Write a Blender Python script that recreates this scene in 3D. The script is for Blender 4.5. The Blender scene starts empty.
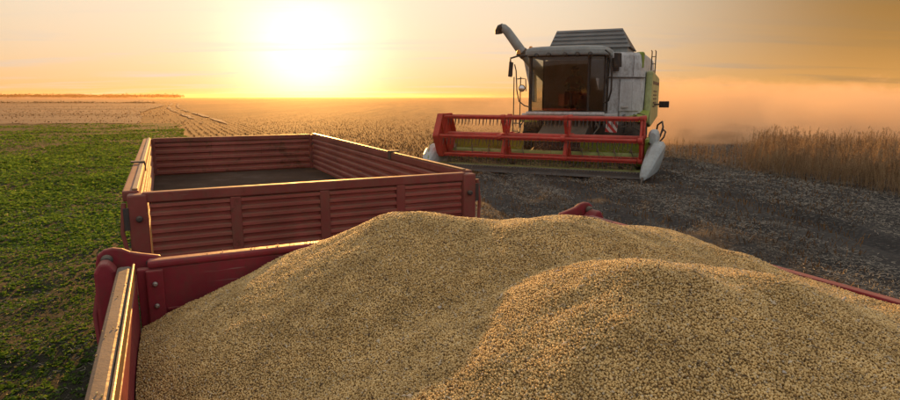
import bpy, bmesh, math, random
import numpy as np
from mathutils import Vector, Matrix

random.seed(7)
rng = np.random.default_rng(11)
R = math.radians
PI = math.pi
scene = bpy.context.scene
col = scene.collection

# ------------------------------------------------------------------ camera
CAM_H = 2.4
cam_data = bpy.data.cameras.new("camera")
cam = bpy.data.objects.new("camera", cam_data)
col.objects.link(cam)
scene.camera = cam
cam_data.sensor_width = 36.0
cam_data.lens = 585.0 / 900.0 * 36.0
cam_data.clip_start = 0.05
cam_data.clip_end = 20000
cam.location = (0, 0, CAM_H)
cam.rotation_euler = (R(90) - math.atan(103 / 585.0), 0, 0)

# ------------------------------------------------------------------ light
SUN_EL, SUN_AZ = R(9.5), R(-13.3)          # low sun, a little left of the view axis
sun_vec = Vector((math.sin(SUN_AZ) * math.cos(SUN_EL), math.cos(SUN_AZ) * math.cos(SUN_EL), math.sin(SUN_EL)))

world = bpy.data.worlds.new("World")
scene.world = world
world.use_nodes = True
wn, wl = world.node_tree.nodes, world.node_tree.links
wn.clear()
w_out = wn.new('ShaderNodeOutputWorld')
w_bg = wn.new('ShaderNodeBackground')
sky = wn.new('ShaderNodeTexSky')
sky.sky_type = 'NISHITA'
sky.sun_disc = False
sky.sun_elevation = SUN_EL
sky.sun_rotation = SUN_AZ
sky.altitude = 100
sky.air_density = 1.0
sky.dust_density = 2.0
sky.ozone_density = 1.0
w_bg.inputs['Strength'].default_value = 0.15
wl.new(w_bg.outputs[0], w_out.inputs[0])
SKY_TINT = (1.0, 0.80, 0.58)


def wmath(op, a, b=None, c=None):
    n = wn.new('ShaderNodeMath'); n.operation = op
    for i, v in enumerate((a, b, c)):
        if v is None: continue
        if isinstance(v, (int, float)): n.inputs[i].default_value = v
        else: wl.new(v, n.inputs[i])
    return n.outputs[0]


def wmix(kind, fac, a, b):
    n = wn.new('ShaderNodeMix'); n.data_type = 'RGBA'; n.blend_type = kind
    for sock, v in ((n.inputs[0], fac), (n.inputs[6], a), (n.inputs[7], b)):
        if isinstance(v, (int, float)): sock.default_value = v
        elif isinstance(v, tuple): sock.default_value = (*v, 1)
        else: wl.new(v, sock)
    return n.outputs[2]


w_tc = wn.new('ShaderNodeTexCoord')
w_sep = wn.new('ShaderNodeSeparateXYZ'); wl.new(w_tc.outputs['Generated'], w_sep.inputs[0])
# thin streaky evening cloud: noise on a plane overhead, so it foreshortens towards the horizon
zc = wmath('MAXIMUM', wmath('ADD', w_sep.outputs['Z'], 0.06), 0.02)
cx = wmath('DIVIDE', w_sep.outputs['X'], zc); cy = wmath('DIVIDE', w_sep.outputs['Y'], zc)
cc = wn.new('ShaderNodeCombineXYZ'); wl.new(cx, cc.inputs[0]); wl.new(cy, cc.inputs[1])
cmap = wn.new('ShaderNodeMapping'); cmap.inputs['Rotation'].default_value = (0, 0, R(20)); cmap.inputs['Scale'].default_value = (0.22, 0.75, 1)
wl.new(cc.outputs[0], cmap.inputs[0])
cn = wn.new('ShaderNodeTexNoise'); cn.inputs['Scale'].default_value = 1.3; cn.inputs['Detail'].default_value = 6; cn.inputs['Roughness'].default_value = 0.55; cn.inputs['Distortion'].default_value = 0.6
wl.new(cmap.outputs[0], cn.inputs['Vector'])
cr = wn.new('ShaderNodeMapRange'); cr.interpolation_type = 'SMOOTHSTEP'
cr.inputs['From Min'].default_value = 0.48; cr.inputs['From Max'].default_value = 0.75
wl.new(cn.outputs[0], cr.inputs['Value'])
# angle to the sun
wdot = wn.new('ShaderNodeVectorMath'); wdot.operation = 'DOT_PRODUCT'
wl.new(w_tc.outputs['Generated'], wdot.inputs[0]); wdot.inputs[1].default_value = (math.sin(SUN_AZ) * math.cos(R(3.7)), math.cos(SUN_AZ) * math.cos(R(3.7)), math.sin(R(3.7)))
ang = wmath('ARCCOSINE', wmath('MINIMUM', wmath('MAXIMUM', wdot.outputs['Value'], -1.0), 1.0))


def wgauss(sig):
    q = wmath('DIVIDE', ang, sig)
    return wmath('EXPONENT', wmath('MULTIPLY', wmath('MULTIPLY', q, q), -1.0))


EXPOSURE = 0.6
DU = 1.0 / (0.15 * 2 ** EXPOSURE)                  # display-linear -> background units


def dl(r, g, b_): return (r * DU, g * DU, b_ * DU)


w_sky = wmix('MULTIPLY', 1.0, sky.outputs[0], SKY_TINT)
# evening air: a golden band that thins with height, paler upper sky, a wide aureole round the sun
horizon = wmath('EXPONENT', wmath('MULTIPLY', wmath('MAXIMUM', w_sep.outputs['Z'], 0.0), -12.0))
away = wn.new('ShaderNodeMapRange'); away.interpolation_type = 'SMOOTHSTEP'
away.inputs['From Min'].default_value = 0.36; away.inputs['From Max'].default_value = 0.88
wl.new(ang, away.inputs['Value'])
over = wn.new('ShaderNodeMapRange'); over.interpolation_type = 'SMOOTHSTEP'
over.inputs['From Min'].default_value = 0.16; over.inputs['From Max'].default_value = 0.60
wl.new(w_sep.outputs['Z'], over.inputs['Value'])
up_col = wmix('MIX', away.outputs[0], dl(0.86, 0.76, 0.61), dl(0.25, 0.135, 0.036))
dusk = wn.new('ShaderNodeMapRange'); dusk.interpolation_type = 'SMOOTHSTEP'      # the sky opposite a low sun is a pale grey rose
dusk.inputs['From Min'].default_value = 1.05; dusk.inputs['From Max'].default_value = 2.0
wl.new(ang, dusk.inputs['Value'])
up_col = wmix('MIX', dusk.outputs[0], up_col, dl(0.56, 0.53, 0.53))
up_col = wmix('MIX', over.outputs[0], up_col, dl(0.66, 0.645, 0.64))
hz_col = wmix('MIX', away.outputs[0], dl(0.88, 0.47, 0.13), dl(0.84, 0.41, 0.11))
hz_col = wmix('MIX', dusk.outputs[0], hz_col, dl(0.52, 0.42, 0.38))
band = wmix('MIX', horizon, up_col, hz_col)
veil = wmix('MIX', 0.985, w_sky, band)
g1 = wn.new('ShaderNodeVectorMath'); g1.operation = 'SCALE'; g1.inputs[0].default_value = dl(0.95, 0.86, 0.68); wl.new(wgauss(0.097), g1.inputs['Scale'])
g2 = wn.new('ShaderNodeVectorMath'); g2.operation = 'SCALE'; g2.inputs[0].default_value = dl(0.12, 0.11, 0.09); wl.new(wgauss(0.27), g2.inputs['Scale'])
s1 = wmix('ADD', 1.0, veil, g1.outputs[0])
s2 = wmix('ADD', 1.0, s1, g2.outputs[0])
cloud_col = wmix('ADD', 1.0, wmix('MIX', away.outputs[0], dl(0.72, 0.62, 0.54), dl(0.36, 0.22, 0.085)), g2.outputs[0])
s3 = wmix('MIX', wmath('MULTIPLY', cr.outputs[0], 0.75), s2, cloud_col)
wl.new(s3, w_bg.inputs['Color'])

sun_data = bpy.data.lights.new("sun", 'SUN')
sun_data.energy = 4.6
sun_data.angle = R(0.6)
sun_data.color = (1.0, 0.47, 0.11)
sun = bpy.data.objects.new("sun", sun_data)
col.objects.link(sun)
sun.location = sun_vec * 100
sun.rotation_euler = (-sun_vec).to_track_quat('-Z', 'Y').to_euler()

vs = scene.view_settings
scene.display_settings.display_device = 'sRGB'
vs.view_transform = 'Standard'
vs.look = 'None'
vs.gamma = 1.0
vs.use_curve_mapping = False
vs.exposure = EXPOSURE

cy_ = scene.cycles
cy_.use_denoising = True
cy_.max_bounces = 8
cy_.diffuse_bounces = 3
cy_.glossy_bounces = 3
cy_.transmission_bounces = 6
cy_.transparent_max_bounces = 8
cy_.volume_bounces = 2
cy_.volume_step_rate = 2.0
cy_.volume_max_steps = 96
cy_.caustics_reflective = False
cy_.caustics_refractive = False
cy_.sample_clamp_indirect = 6.0

# ------------------------------------------------------------------ materials
MATS = {}


def new_mat(name):
    m = bpy.data.materials.new(name); m.use_nodes = True
    MATS[name] = m
    return m, m.node_tree.nodes, m.node_tree.links, m.node_tree.nodes['Principled BSDF']


def ramp(nt, stops, interp='LINEAR'):
    r = nt.nodes.new('ShaderNodeValToRGB'); r.color_ramp.interpolation = interp
    e = r.color_ramp.elements
    while len(e) < len(stops): e.new(0.5)
    for el, (p, c) in zip(e, stops):
        el.position = p; el.color = (*c, 1) if len(c) == 3 else c
    return r


def noise(nt, scale, detail=4, rough=0.55, vec=None, dist=0.0):
    n = nt.nodes.new('ShaderNodeTexNoise')
    n.inputs['Scale'].default_value = scale; n.inputs['Detail'].default_value = detail
    n.inputs['Roughness'].default_value = rough; n.inputs['Distortion'].default_value = dist
    if vec is not None: nt.links.new(vec, n.inputs['Vector'])
    return n


def mixc(nt, fac, a, b, kind='MIX'):
    n = nt.nodes.new('ShaderNodeMix'); n.data_type = 'RGBA'; n.blend_type = kind
    for sock, v in ((n.inputs[0], fac), (n.inputs[6], a), (n.inputs[7], b)):
        if isinstance(v, (int, float)): sock.default_value = v
        elif isinstance(v, tuple): sock.default_value = (*v, 1)
        else: nt.links.new(v, sock)
    return n.outputs[2]


def paint(name, base, dirt=(0.16, 0.11, 0.07), rough=0.45, metal=0.0, dirt_amt=0.5, scale=2.0, bump=0.15, spec=0.4, rust=0.0):
    """worn paint: base colour, faded patches, settled dust and fine scratches"""
    m, N, L, b = new_mat(name); nt = m.node_tree
    tc = N.new('ShaderNodeTexCoord')
    n1 = noise(nt, scale, 6, 0.6, tc.outputs['Object'])
    n2 = noise(nt, scale * 9, 4, 0.6, tc.outputs['Object'])
    mp = N.new('ShaderNodeMapping'); mp.inputs['Scale'].default_value = (3, 3, 1.2); L.new(tc.outputs['Object'], mp.inputs[0])
    n3 = noise(nt, scale * 2.5, 5, 0.7, mp.outputs[0])
    fade = tuple(min(1, c * 1.25 + 0.03) for c in base); dark = tuple(c * 0.72 for c in base)
    r1 = ramp(nt, [(0.3, dark), (0.55, base), (0.8, fade)]); L.new(n1.outputs[0], r1.inputs[0])
    r2 = ramp(nt, [(0.45, (0, 0, 0)), (0.75, (1, 1, 1))]); L.new(n3.outputs[0], r2.inputs[0])
    r3 = ramp(nt, [(0.5, (0, 0, 0)), (0.72, (1, 1, 1))]); L.new(n2.outputs[0], r3.inputs[0])
    mul = N.new('ShaderNodeMath'); mul.operation = 'MULTIPLY'; L.new(r2.outputs[0], mul.inputs[0]); mul.inputs[1].default_value = dirt_amt
    c1 = mixc(nt, mul.outputs[0], r1.outputs[0], dirt)
    mul2 = N.new('ShaderNodeMath'); mul2.operation = 'MULTIPLY'; L.new(r3.outputs[0], mul2.inputs[0]); mul2.inputs[1].default_value = dirt_amt * 0.6
    c2 = mixc(nt, mul2.outputs[0], c1, dirt)
    if rust:
        n4 = noise(nt, 6.5, 8, 0.72, tc.outputs['Object']); n5 = noise(nt, 1.1, 3, 0.5, tc.outputs['Object'])
        ad = N.new('ShaderNodeMath'); ad.operation = 'MULTIPLY_ADD'; L.new(n5.outputs[0], ad.inputs[0]); ad.inputs[1].default_value = 0.5; L.new(n4.outputs[0], ad.inputs[2])
        r4 = ramp(nt, [(0.83, (0, 0, 0)), (0.90, (rust, rust, rust))]); L.new(ad.outputs[0], r4.inputs[0])
        c2 = mixc(nt, r4.outputs[0], c2, (0.10, 0.045, 0.022))
        mp2 = N.new('ShaderNodeMapping'); mp2.inputs['Rotation'].default_value = (0.3, 0.5, 0.35); mp2.inputs['Scale'].default_value = (2, 60, 60); L.new(tc.outputs['Object'], mp2.inputs[0])
        n6 = noise(nt, 1.0, 3, 0.6, mp2.outputs[0])
        r6 = ramp(nt, [(0.70, (0, 0, 0)), (0.74, (rust * 0.8,) * 3)]); L.new(n6.outputs[0], r6.inputs[0])
        c2 = mixc(nt, r6.outputs[0], c2, (0.34, 0.27, 0.24))
    # harvest dust lying on faces that look up
    ge = N.new('ShaderNodeNewGeometry'); sz = N.new('ShaderNodeSeparateXYZ'); L.new(ge.outputs['Normal'], sz.inputs[0])
    up = N.new('ShaderNodeMapRange'); up.interpolation_type = 'SMOOTHSTEP'; up.inputs['From Min'].default_value = 0.15; up.inputs['From Max'].default_value = 0.95
    up.inputs['To Max'].default_value = min(1.0, dirt_amt * 1.1); L.new(sz.outputs['Z'], up.inputs['Value'])
    dm = N.new('ShaderNodeMath'); dm.operation = 'MULTIPLY'; L.new(up.outputs[0], dm.inputs[0]); L.new(n1.outputs[0], dm.inputs[1])
    c2 = mixc(nt, dm.outputs[0], c2, (0.30, 0.23, 0.15))
    L.new(c2, b.inputs['Base Color'])
    mr = N.new('ShaderNodeMapRange'); mr.inputs['To Min'].default_value = max(0.05, rough - 0.12); mr.inputs['To Max'].default_value = min(1, rough + 0.3)
    L.new(n2.outputs[0], mr.inputs['Value']); L.new(mr.outputs[0], b.inputs['Roughness'])
    b.inputs['Metallic'].default_value = metal
    b.inputs['Specular IOR Level'].default_value = spec
    bp = N.new('ShaderNodeBump'); bp.inputs['Strength'].default_value = bump; bp.inputs['Distance'].default_value = 0.01
    L.new(n2.outputs[0], bp.inputs['Height']); L.new(bp.outputs[0], b.inputs['Normal'])
    return m


paint('red_sheet', (0.34, 0.088, 0.070), rough=0.6, dirt_amt=0.5, rust=0.6)
paint('red_rail', (0.235, 0.058, 0.048), rough=0.55, dirt_amt=0.5, rust=0.8, spec=0.3)
paint('crimson_board', (0.27, 0.026, 0.042), rough=0.5, dirt=(0.12, 0.06, 0.045), dirt_amt=0.5, scale=3, rust=0.7, spec=0.3)
paint('worn_cap', (0.10, 0.075, 0.066), rough=0.55, metal=0.2, dirt_amt=0.45, scale=7)
paint('lip_metal', (0.34, 0.21, 0.10), rough=0.35, metal=0.6, dirt_amt=0.3, scale=7)
paint('reel_red', (0.55, 0.045, 0.036), rough=0.55, dirt_amt=0.4, spec=0.25, rust=0.4)
paint('silver', (0.60, 0.63, 0.64), rough=0.40, dirt_amt=0.6, scale=1.2, bump=0.05)
paint('pale_grey', (0.56, 0.58, 0.58), rough=0.45, dirt_amt=0.35, scale=1.2, bump=0.05)
paint('roof_grey', (0.27, 0.31, 0.31), rough=0.5, dirt_amt=0.3, scale=1.2)
paint('lid_grey', (0.125, 0.155, 0.17), rough=0.5, dirt_amt=0.35, scale=1.5)
paint('lime_pale', (0.36, 0.41, 0.17), rough=0.42, dirt_amt=0.4, scale=1.2, bump=0.05)
paint('lime', (0.33, 0.45, 0.05), rough=0.42, dirt_amt=0.35, scale=1.2, bump=0.05)
paint('lime_dull', (0.27, 0.38, 0.06), rough=0.5, dirt_amt=0.5)
paint('divider_white', (0.42, 0.48, 0.49), rough=0.32, dirt_amt=0.3, scale=2.0, bump=0.05)
paint('dark_steel', (0.060, 0.058, 0.056), rough=0.5, metal=0.2, dirt_amt=0.5)
paint('skid_steel', (0.15, 0.145, 0.14), rough=0.55, metal=0.4, dirt_amt=0.6)
paint('black_plastic', (0.018, 0.018, 0.018), rough=0.5, dirt_amt=0.25)
paint('bright_steel', (0.50, 0.49, 0.46), rough=0.35, metal=0.8, dirt_amt=0.4)
paint('rubber', (0.022, 0.021, 0.020), rough=0.8, dirt=(0.10, 0.075, 0.05), dirt_amt=0.6, scale=3)
paint('rim_yellow', (0.32, 0.33, 0.30), rough=0.45, dirt_amt=0.4)
paint('trailer_floor', (0.055, 0.034, 0.026), rough=0.95, metal=0.0, spec=0.05, dirt_amt=0.12)
paint('shirt_red', (0.28, 0.06, 0.07), rough=0.85, dirt_amt=0.1, bump=0.3, spec=0.1)
paint('trousers_blue', (0.035, 0.045, 0.08), rough=0.9, dirt_amt=0.1, bump=0.3, spec=0.1)
paint('skin', (0.45, 0.25, 0.17), rough=0.55, dirt=(0.4, 0.2, 0.14), dirt_amt=0.2, bump=0.05)
paint('hair_dark', (0.03, 0.022, 0.016), rough=0.7, dirt_amt=0.0)
paint('amber', (0.75, 0.28, 0.03), rough=0.25, dirt_amt=0.15)
paint('husk_pale', (0.50, 0.45, 0.38), rough=0.8, dirt_amt=0.3, scale=40)


def glass(name, tint, rough=0.02):
    m, N, L, b = new_mat(name); nt = m.node_tree
    b.inputs['Base Color'].default_value = (*tint, 1)
    b.inputs['Transmission Weight'].default_value = 1.0
    b.inputs['IOR'].default_value = 1.45
    tc = N.new('ShaderNodeTexCoord')
    n = noise(nt, 5.0, 5, 0.6, tc.outputs['Object'])
    mr = N.new('ShaderNodeMapRange'); mr.inputs['To Min'].default_value = rough; mr.inputs['To Max'].default_value = rough + 0.02
    L.new(n.outputs[0], mr.inputs['Value']); L.new(mr.outputs[0], b.inputs['Roughness'])
    return m


glass('cab_glass', (0.76, 0.78, 0.75), 0.0)
glass('lamp_glass', (0.9, 0.9, 0.86), 0.1)
m, N, L, b = new_mat('mirror'); b.inputs['Metallic'].default_value = 1; b.inputs['Roughness'].default_value = 0.05; b.inputs['Base Color'].default_value = (0.8, 0.8, 0.8, 1)

# red and white diagonal warning plate
m, N, L, b = new_mat('hazard'); nt = m.node_tree
tc = N.new('ShaderNodeTexCoord'); sp = N.new('ShaderNodeSeparateXYZ'); L.new(tc.outputs['Object'], sp.inputs[0])
ad = N.new('ShaderNodeMath'); ad.operation = 'ADD'; L.new(sp.outputs['X'], ad.inputs[0]); L.new(sp.outputs['Z'], ad.inputs[1])
mu = N.new('ShaderNodeMath'); mu.operation = 'MULTIPLY'; L.new(ad.outputs[0], mu.inputs[0]); mu.inputs[1].default_value = 4.2
fr = N.new('ShaderNodeMath'); fr.operation = 'FRACT'; L.new(mu.outputs[0], fr.inputs[0])
gt = N.new('ShaderNodeMath'); gt.operation = 'GREATER_THAN'; L.new(fr.outputs[0], gt.inputs[0]); gt.inputs[1].default_value = 0.5
L.new(mixc(nt, gt.outputs[0], (0.62, 0.60, 0.56), (0.50, 0.03, 0.03)), b.inputs['Base Color']); b.inputs['Roughness'].default_value = 0.4


def leafy(name, c_lo, c_mid, c_hi, scale, transl=0.35, rough=0.6):
    m, N, L, b = new_mat(name); nt = m.node_tree
    g = N.new('ShaderNodeNewGeometry')
    n = noise(nt, scale, 4, 0.6, g.outputs['Position'])
    wh = N.new('ShaderNodeMath'); wh.operation = 'MULTIPLY_ADD'
    L.new(g.outputs['Random Per Island'], wh.inputs[0]); wh.inputs[1].default_value = 0.55
    L.new(n.outputs[0], wh.inputs[2])
    sb = N.new('ShaderNodeMath'); sb.operation = 'SUBTRACT'; L.new(wh.outputs[0], sb.inputs[0]); sb.inputs[1].default_value = 0.275
    r = ramp(nt, [(0.25, c_lo), (0.5, c_mid), (0.8, c_hi)]); L.new(sb.outputs[0], r.inputs[0])
    L.new(r.outputs[0], b.inputs['Base Color']); b.inputs['Roughness'].default_value = rough
    b.inputs['Specular IOR Level'].default_value = 0.25
    t = N.new('ShaderNodeBsdfTranslucent'); L.new(r.outputs[0], t.inputs[0])
    ms = N.new('ShaderNodeMixShader'); ms.inputs[0].default_value = transl
    L.new(b.outputs[0], ms.inputs[1]); L.new(t.outputs[0], ms.inputs[2])
    L.new(ms.outputs[0], N['Material Output'].inputs[0])
    return m


leafy('crop_leaf', (0.058, 0.115, 0.014), (0.105, 0.205, 0.022), (0.19, 0.30, 0.04), 0.45, 0.55)
leafy('dry_stalk', (0.28, 0.190, 0.105), (0.48, 0.345, 0.200), (0.62, 0.47, 0.29), 0.9, 0.5)
leafy('stubble_straw', (0.07, 0.036, 0.012), (0.15, 0.078, 0.026), (0.27, 0.145, 0.048), 0.6, 0.1, 0.7)
leafy('straw', (0.08, 0.075, 0.066), (0.21, 0.192, 0.158), (0.42, 0.375, 0.30), 0.6, 0.1, 0.7)
leafy('wood_leaf', (0.03, 0.035, 0.012), (0.05, 0.055, 0.02), (0.08, 0.075, 0.03), 0.1, 0.1)


leafy('chaff', (0.07, 0.045, 0.022), (0.40, 0.30, 0.17), (0.66, 0.56, 0.40), 60, 0.1, 0.7)


def soil(name, cols, straw, straw_amt, sx=(0.3, 1.0), rot=0.0, scale=0.5, bump=0.6, fine=14.0):
    m, N, L, b = new_mat(name); nt = m.node_tree
    g = N.new('ShaderNodeNewGeometry')
    mp = N.new('ShaderNodeMapping'); mp.inputs['Rotation'].default_value = (0, 0, rot); mp.inputs['Scale'].default_value = (sx[0], sx[1], 1)
    L.new(g.outputs['Position'], mp.inputs[0])
    n1 = noise(nt, scale, 6, 0.6, mp.outputs[0], 0.3)
    n2 = noise(nt, fine, 5, 0.65, g.outputs['Position'])
    n3 = noise(nt, 0.05, 3, 0.5, mp.outputs[0])
    r = ramp(nt, [(0.30, cols[0]), (0.5, cols[1]), (0.72, cols[2])]); L.new(n1.outputs[0], r.inputs[0])
    rs = ramp(nt, [(0.50, (0, 0, 0)), (0.66, (1, 1, 1))]); L.new(n2.outputs[0], rs.inputs[0])
    k = N.new('ShaderNodeMath'); k.operation = 'MULTIPLY'; L.new(rs.outputs[0], k.inputs[0]); k.inputs[1].default_value = straw_amt
    c = mixc(nt, k.outputs[0], r.outputs[0], straw)
    r3 = ramp(nt, [(0.35, (0.75, 0.75, 0.75)), (0.65, (1.25, 1.22, 1.15))]); L.new(n3.outputs[0], r3.inputs[0])
    c = mixc(nt, 1.0, c, r3.outputs[0], 'MULTIPLY')
    L.new(c, b.inputs['Base Color']); b.inputs['Roughness'].default_value = 0.9
    b.inputs['Specular IOR Level'].default_value = 0.2
    bp = N.new('ShaderNodeBump'); bp.inputs['Strength'].default_value = bump; bp.inputs['Distance'].default_value = 0.05
    L.new(n2.outputs[0], bp.inputs['Height']); L.new(bp.outputs[0], b.inputs['Normal'])
    return m


ROW = R(26)
soil('stubble_soil', ((0.075, 0.041, 0.019), (0.13, 0.071, 0.031), (0.20, 0.115, 0.047)), (0.28, 0.165, 0.065), 0.7, (1.2, 0.12), -ROW, 0.5)
soil('dark_soil', ((0.026, 0.025, 0.024), (0.048, 0.045, 0.042), (0.095, 0.088, 0.078)), (0.17, 0.155, 0.13), 0.55, (1.2, 0.25), R(13), 0.7)
soil('green_soil', ((0.016, 0.015, 0.010), (0.024, 0.024, 0.013), (0.036, 0.042, 0.015)), (0.06, 0.05, 0.03), 0.3, (1, 1), 0, 0.6)
soil('pale_soil', ((0.10, 0.064, 0.040), (0.19, 0.128, 0.080), (0.28, 0.20, 0.13)), (0.31, 0.23, 0.145), 0.6, (0.10, 0.8), R(4), 0.22)
soil('track_soil', ((0.19, 0.135, 0.09), (0.26, 0.19, 0.13), (0.33, 0.25, 0.17)), (0.36, 0.25, 0.13), 0.3, (1, 1), 0, 0.6)

# soybeans: tan, a few darker or paler, differing bean by bean
m, N, L, b = new_mat('soybean'); nt = m.node_tree
oi = N.new('ShaderNodeObjectInfo'); g = N.new('ShaderNodeNewGeometry')
r = ramp(nt, [(0.0, (0.15, 0.085, 0.035)), (0.07, (0.44, 0.29, 0.11)), (0.5, (0.66, 0.46, 0.18)), (0.93, (0.76, 0.57, 0.27)), (1.0, (0.48, 0.42, 0.31))])
L.new(oi.outputs['Random'], r.inputs[0])
n = noise(nt, 9, 4, 0.6, g.outputs['Position']); r2 = ramp(nt, [(0.35, (0.78, 0.76, 0.72)), (0.65, (1.1, 1.1, 1.1))]); L.new(n.outputs[0], r2.inputs[0])
L.new(mixc(nt, 1.0, r.outputs[0], r2.outputs[0], 'MULTIPLY'), b.inputs['Base Color'])
b.inputs['Roughness'].default_value = 0.45; b.inputs['Specular IOR Level'].default_value = 0.35
m, N, L, b = new_mat('grain_bed'); b.inputs['Base Color'].default_value = (0.16, 0.10, 0.04, 1); b.inputs['Roughness'].default_value = 0.95
nt = m.node_tree; g = N.new('ShaderNodeNewGeometry'); n = noise(nt, 120, 3, 0.6, g.outputs['Position'])
r = ramp(nt, [(0.35, (0.20, 0.13, 0.055)), (0.6, (0.42, 0.29, 0.12))]); L.new(n.outputs[0], r.inputs[0]); L.new(r.outputs[0], b.inputs['Base Color'])


# ------------------------------------------------------------------ mesh helpers
class MB:
    def __init__(s): s.v, s.f, s.sm = [], [], []

    def add(s, vs_, fs, smooth=False):
        o = len(s.v); s.v += [tuple(p) for p in vs_]
        for q in fs: s.f.append(tuple(i + o for i in q)); s.sm.append(smooth)

    def box(s, lo, hi):
        (a, b_, c), (d, e, f) = lo, hi
        s.add([(a, b_, c), (d, b_, c), (d, e, c), (a, e, c), (a, b_, f), (d, b_, f), (d, e, f), (a, e, f)],
              [(3, 2, 1, 0), (4, 5, 6, 7), (0, 1, 5, 4), (1, 2, 6, 5), (2, 3, 7, 6), (3, 0, 4, 7)]); return s

    def beam(s, p0, p1, w, h, up=(0, 0, 1)):
        p0, p1 = Vector(p0), Vector(p1); d = (p1 - p0).normalized()
        u = Vector(up); x = d.cross(u)
        if x.length < 1e-4: x = d.cross(Vector((1, 0, 0)))
        x.normalize(); z = x.cross(d)
        vs_ = [p + x * (sx * w / 2) + z * (sz * h / 2) for p in (p0, p1) for sx, sz in ((-1, -1), (1, -1), (1, 1), (-1, 1))]
        s.add(vs_, [(0, 1, 2, 3), (7, 6, 5, 4), (0, 4, 5, 1), (1, 5, 6, 2), (2, 6, 7, 3), (3, 7, 4, 0)]); return s

    def tube(s, pts, r, n=10, cap=True):
        pts = [Vector(p) for p in pts]; rs = r if isinstance(r, (list, tuple)) else [r] * len(pts)
        rings = []; pu = None
        for i, p in enumerate(pts):
            d = (pts[min(i + 1, len(pts) - 1)] - pts[max(i - 1, 0)]).normalized()
            if pu is None:
                pu = d.cross(Vector((0, 0, 1)))
                if pu.length < 1e-3: pu = Vector((1, 0, 0))
            pu = (pu - d * pu.dot(d)).normalized(); w = d.cross(pu)
            rings.append([p + (pu * math.cos(2 * PI * k / n) + w * math.sin(2 * PI * k / n)) * rs[i] for k in range(n)])
        s.rings(rings, cap); return s

    def rings(s, rings, cap=True, smooth=True):
        n = len(rings[0]); vs_ = [p for q in rings for p in q]; fs = []
        for i in range(len(rings) - 1):
            for k in range(n):
                a, b_ = i * n + k, i * n + (k + 1) % n
                fs.append((a, b_, b_ + n, a + n))
        s.add(vs_, fs, smooth)
        if cap:
            s.add(rings[0], [tuple(range(n - 1, -1, -1))]); s.add(rings[-1], [tuple(range(n))])
        return s

    def prism(s, poly, axis, a, b_):
        """polygon (2-D) extruded along axis ('x','y','z') from a to b_"""
        def mk(p, t): return {'x': (t, p[0], p[1]), 'y': (p[0], t, p[1]), 'z': (p[0], p[1], t)}[axis]
        n = len(poly)
        vs_ = [mk(p, a) for p in poly] + [mk(p, b_) for p in poly]
        s.add(vs_, [tuple(range(n - 1, -1, -1)), tuple(range(n, 2 * n))] + [(k, (k + 1) % n, (k + 1) % n + n, k + n) for k in range(n)]); return s

    def lathe(s, prof, axis='x', c=(0, 0, 0), n=24, closed=False):
        rings = []
        for t, r_ in prof:
            q = []
            for k in range(n):
                a, b_ = r_ * math.cos(2 * PI * k / n), r_ * math.sin(2 * PI * k / n)
                q.append({'x': (c[0] + t, c[1] + a, c[2] + b_), 'y': (c[0] + a, c[1] + t, c[2] + b_), 'z': (c[0] + a, c[1] + b_, c[2] + t)}[axis])
            rings.append(q)
        s.rings(rings, cap=not closed); return s

    def mesh(s, name, mat):
        me = bpy.data.meshes.new(name); me.from_pydata(s.v, [], s.f); me.materials.append(MATS[mat])
        me.polygons.foreach_set('use_smooth', s.sm)
        bm = bmesh.new(); bm.from_mesh(me); bmesh.ops.recalc_face_normals(bm, faces=bm.faces); bm.to_mesh(me); bm.free()
        me.update(); return me


def put(name, me, parent=None, loc=(0, 0, 0), rot=(0, 0, 0), bevel=0.0):
    o = bpy.data.objects.new(name, me); col.objects.link(o); o.location = loc; o.rotation_euler = rot
    if parent is not None: o.parent = parent
    if bevel:
        md = o.modifiers.new('bevel', 'BEVEL'); md.width = bevel; md.segments = 2; md.limit_method = 'ANGLE'; md.angle_limit = R(40)
    return o


def part(name, mb, mat, parent, bevel=0.0, loc=(0, 0, 0), rot=(0, 0, 0)):
    return put(name, mb.mesh(name, mat), parent, loc, rot, bevel)


def empty(name, parent=None, loc=(0, 0, 0), rz=0.0):
    o = bpy.data.objects.new(name, None); col.objects.link(o); o.location = loc; o.rotation_euler = (0, 0, rz)
    o.empty_display_size = 0.3
    if parent is not None: o.parent = parent
    return o


def tag(o, label=None, cat=None, group=None, kind=None):
    if label: o['label'] = label
    if cat: o['category'] = cat
    if group: o['group'] = group
    if kind: o['kind'] = kind
    return o


def np_mesh(name, V, F, mat, smooth=False):
    """V (n,3), F (m,k) numpy -> mesh"""
    me = bpy.data.meshes.new(name)
    n, k = F.shape
    me.vertices.add(len(V)); me.vertices.foreach_set('co', np.asarray(V, np.float32).ravel())
    me.loops.add(n * k); me.loops.foreach_set('vertex_index', F.ravel().astype(np.int32))
    me.polygons.add(n); me.polygons.foreach_set('loop_start', np.arange(0, n * k, k, dtype=np.int32))
    me.update(calc_edges=True)
    me.polygons.foreach_set('use_smooth', np.full(n, smooth))
    me.materials.append(MATS[mat]); return me


def vnoise(x, y, seed=0):
    """smooth value noise in numpy"""
    xi, yi = np.floor(x).astype(np.int64), np.floor(y).astype(np.int64); fx, fy = x - xi, y - yi
    fx = fx * fx * (3 - 2 * fx); fy = fy * fy * (3 - 2 * fy)

    def h(a, b_):
        v = (a * 374761393 + b_ * 668265263 + seed * 1442695041) & 0xFFFFFFFF
        v = ((v ^ (v >> 13)) * 1274126177) & 0xFFFFFFFF
        return ((v ^ (v >> 16)) & 0xFFFF) / 65535.0
    return (h(xi, yi) * (1 - fx) + h(xi + 1, yi) * fx) * (1 - fy) + (h(xi, yi + 1) * (1 - fx) + h(xi + 1, yi + 1) * fx) * fy


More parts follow.
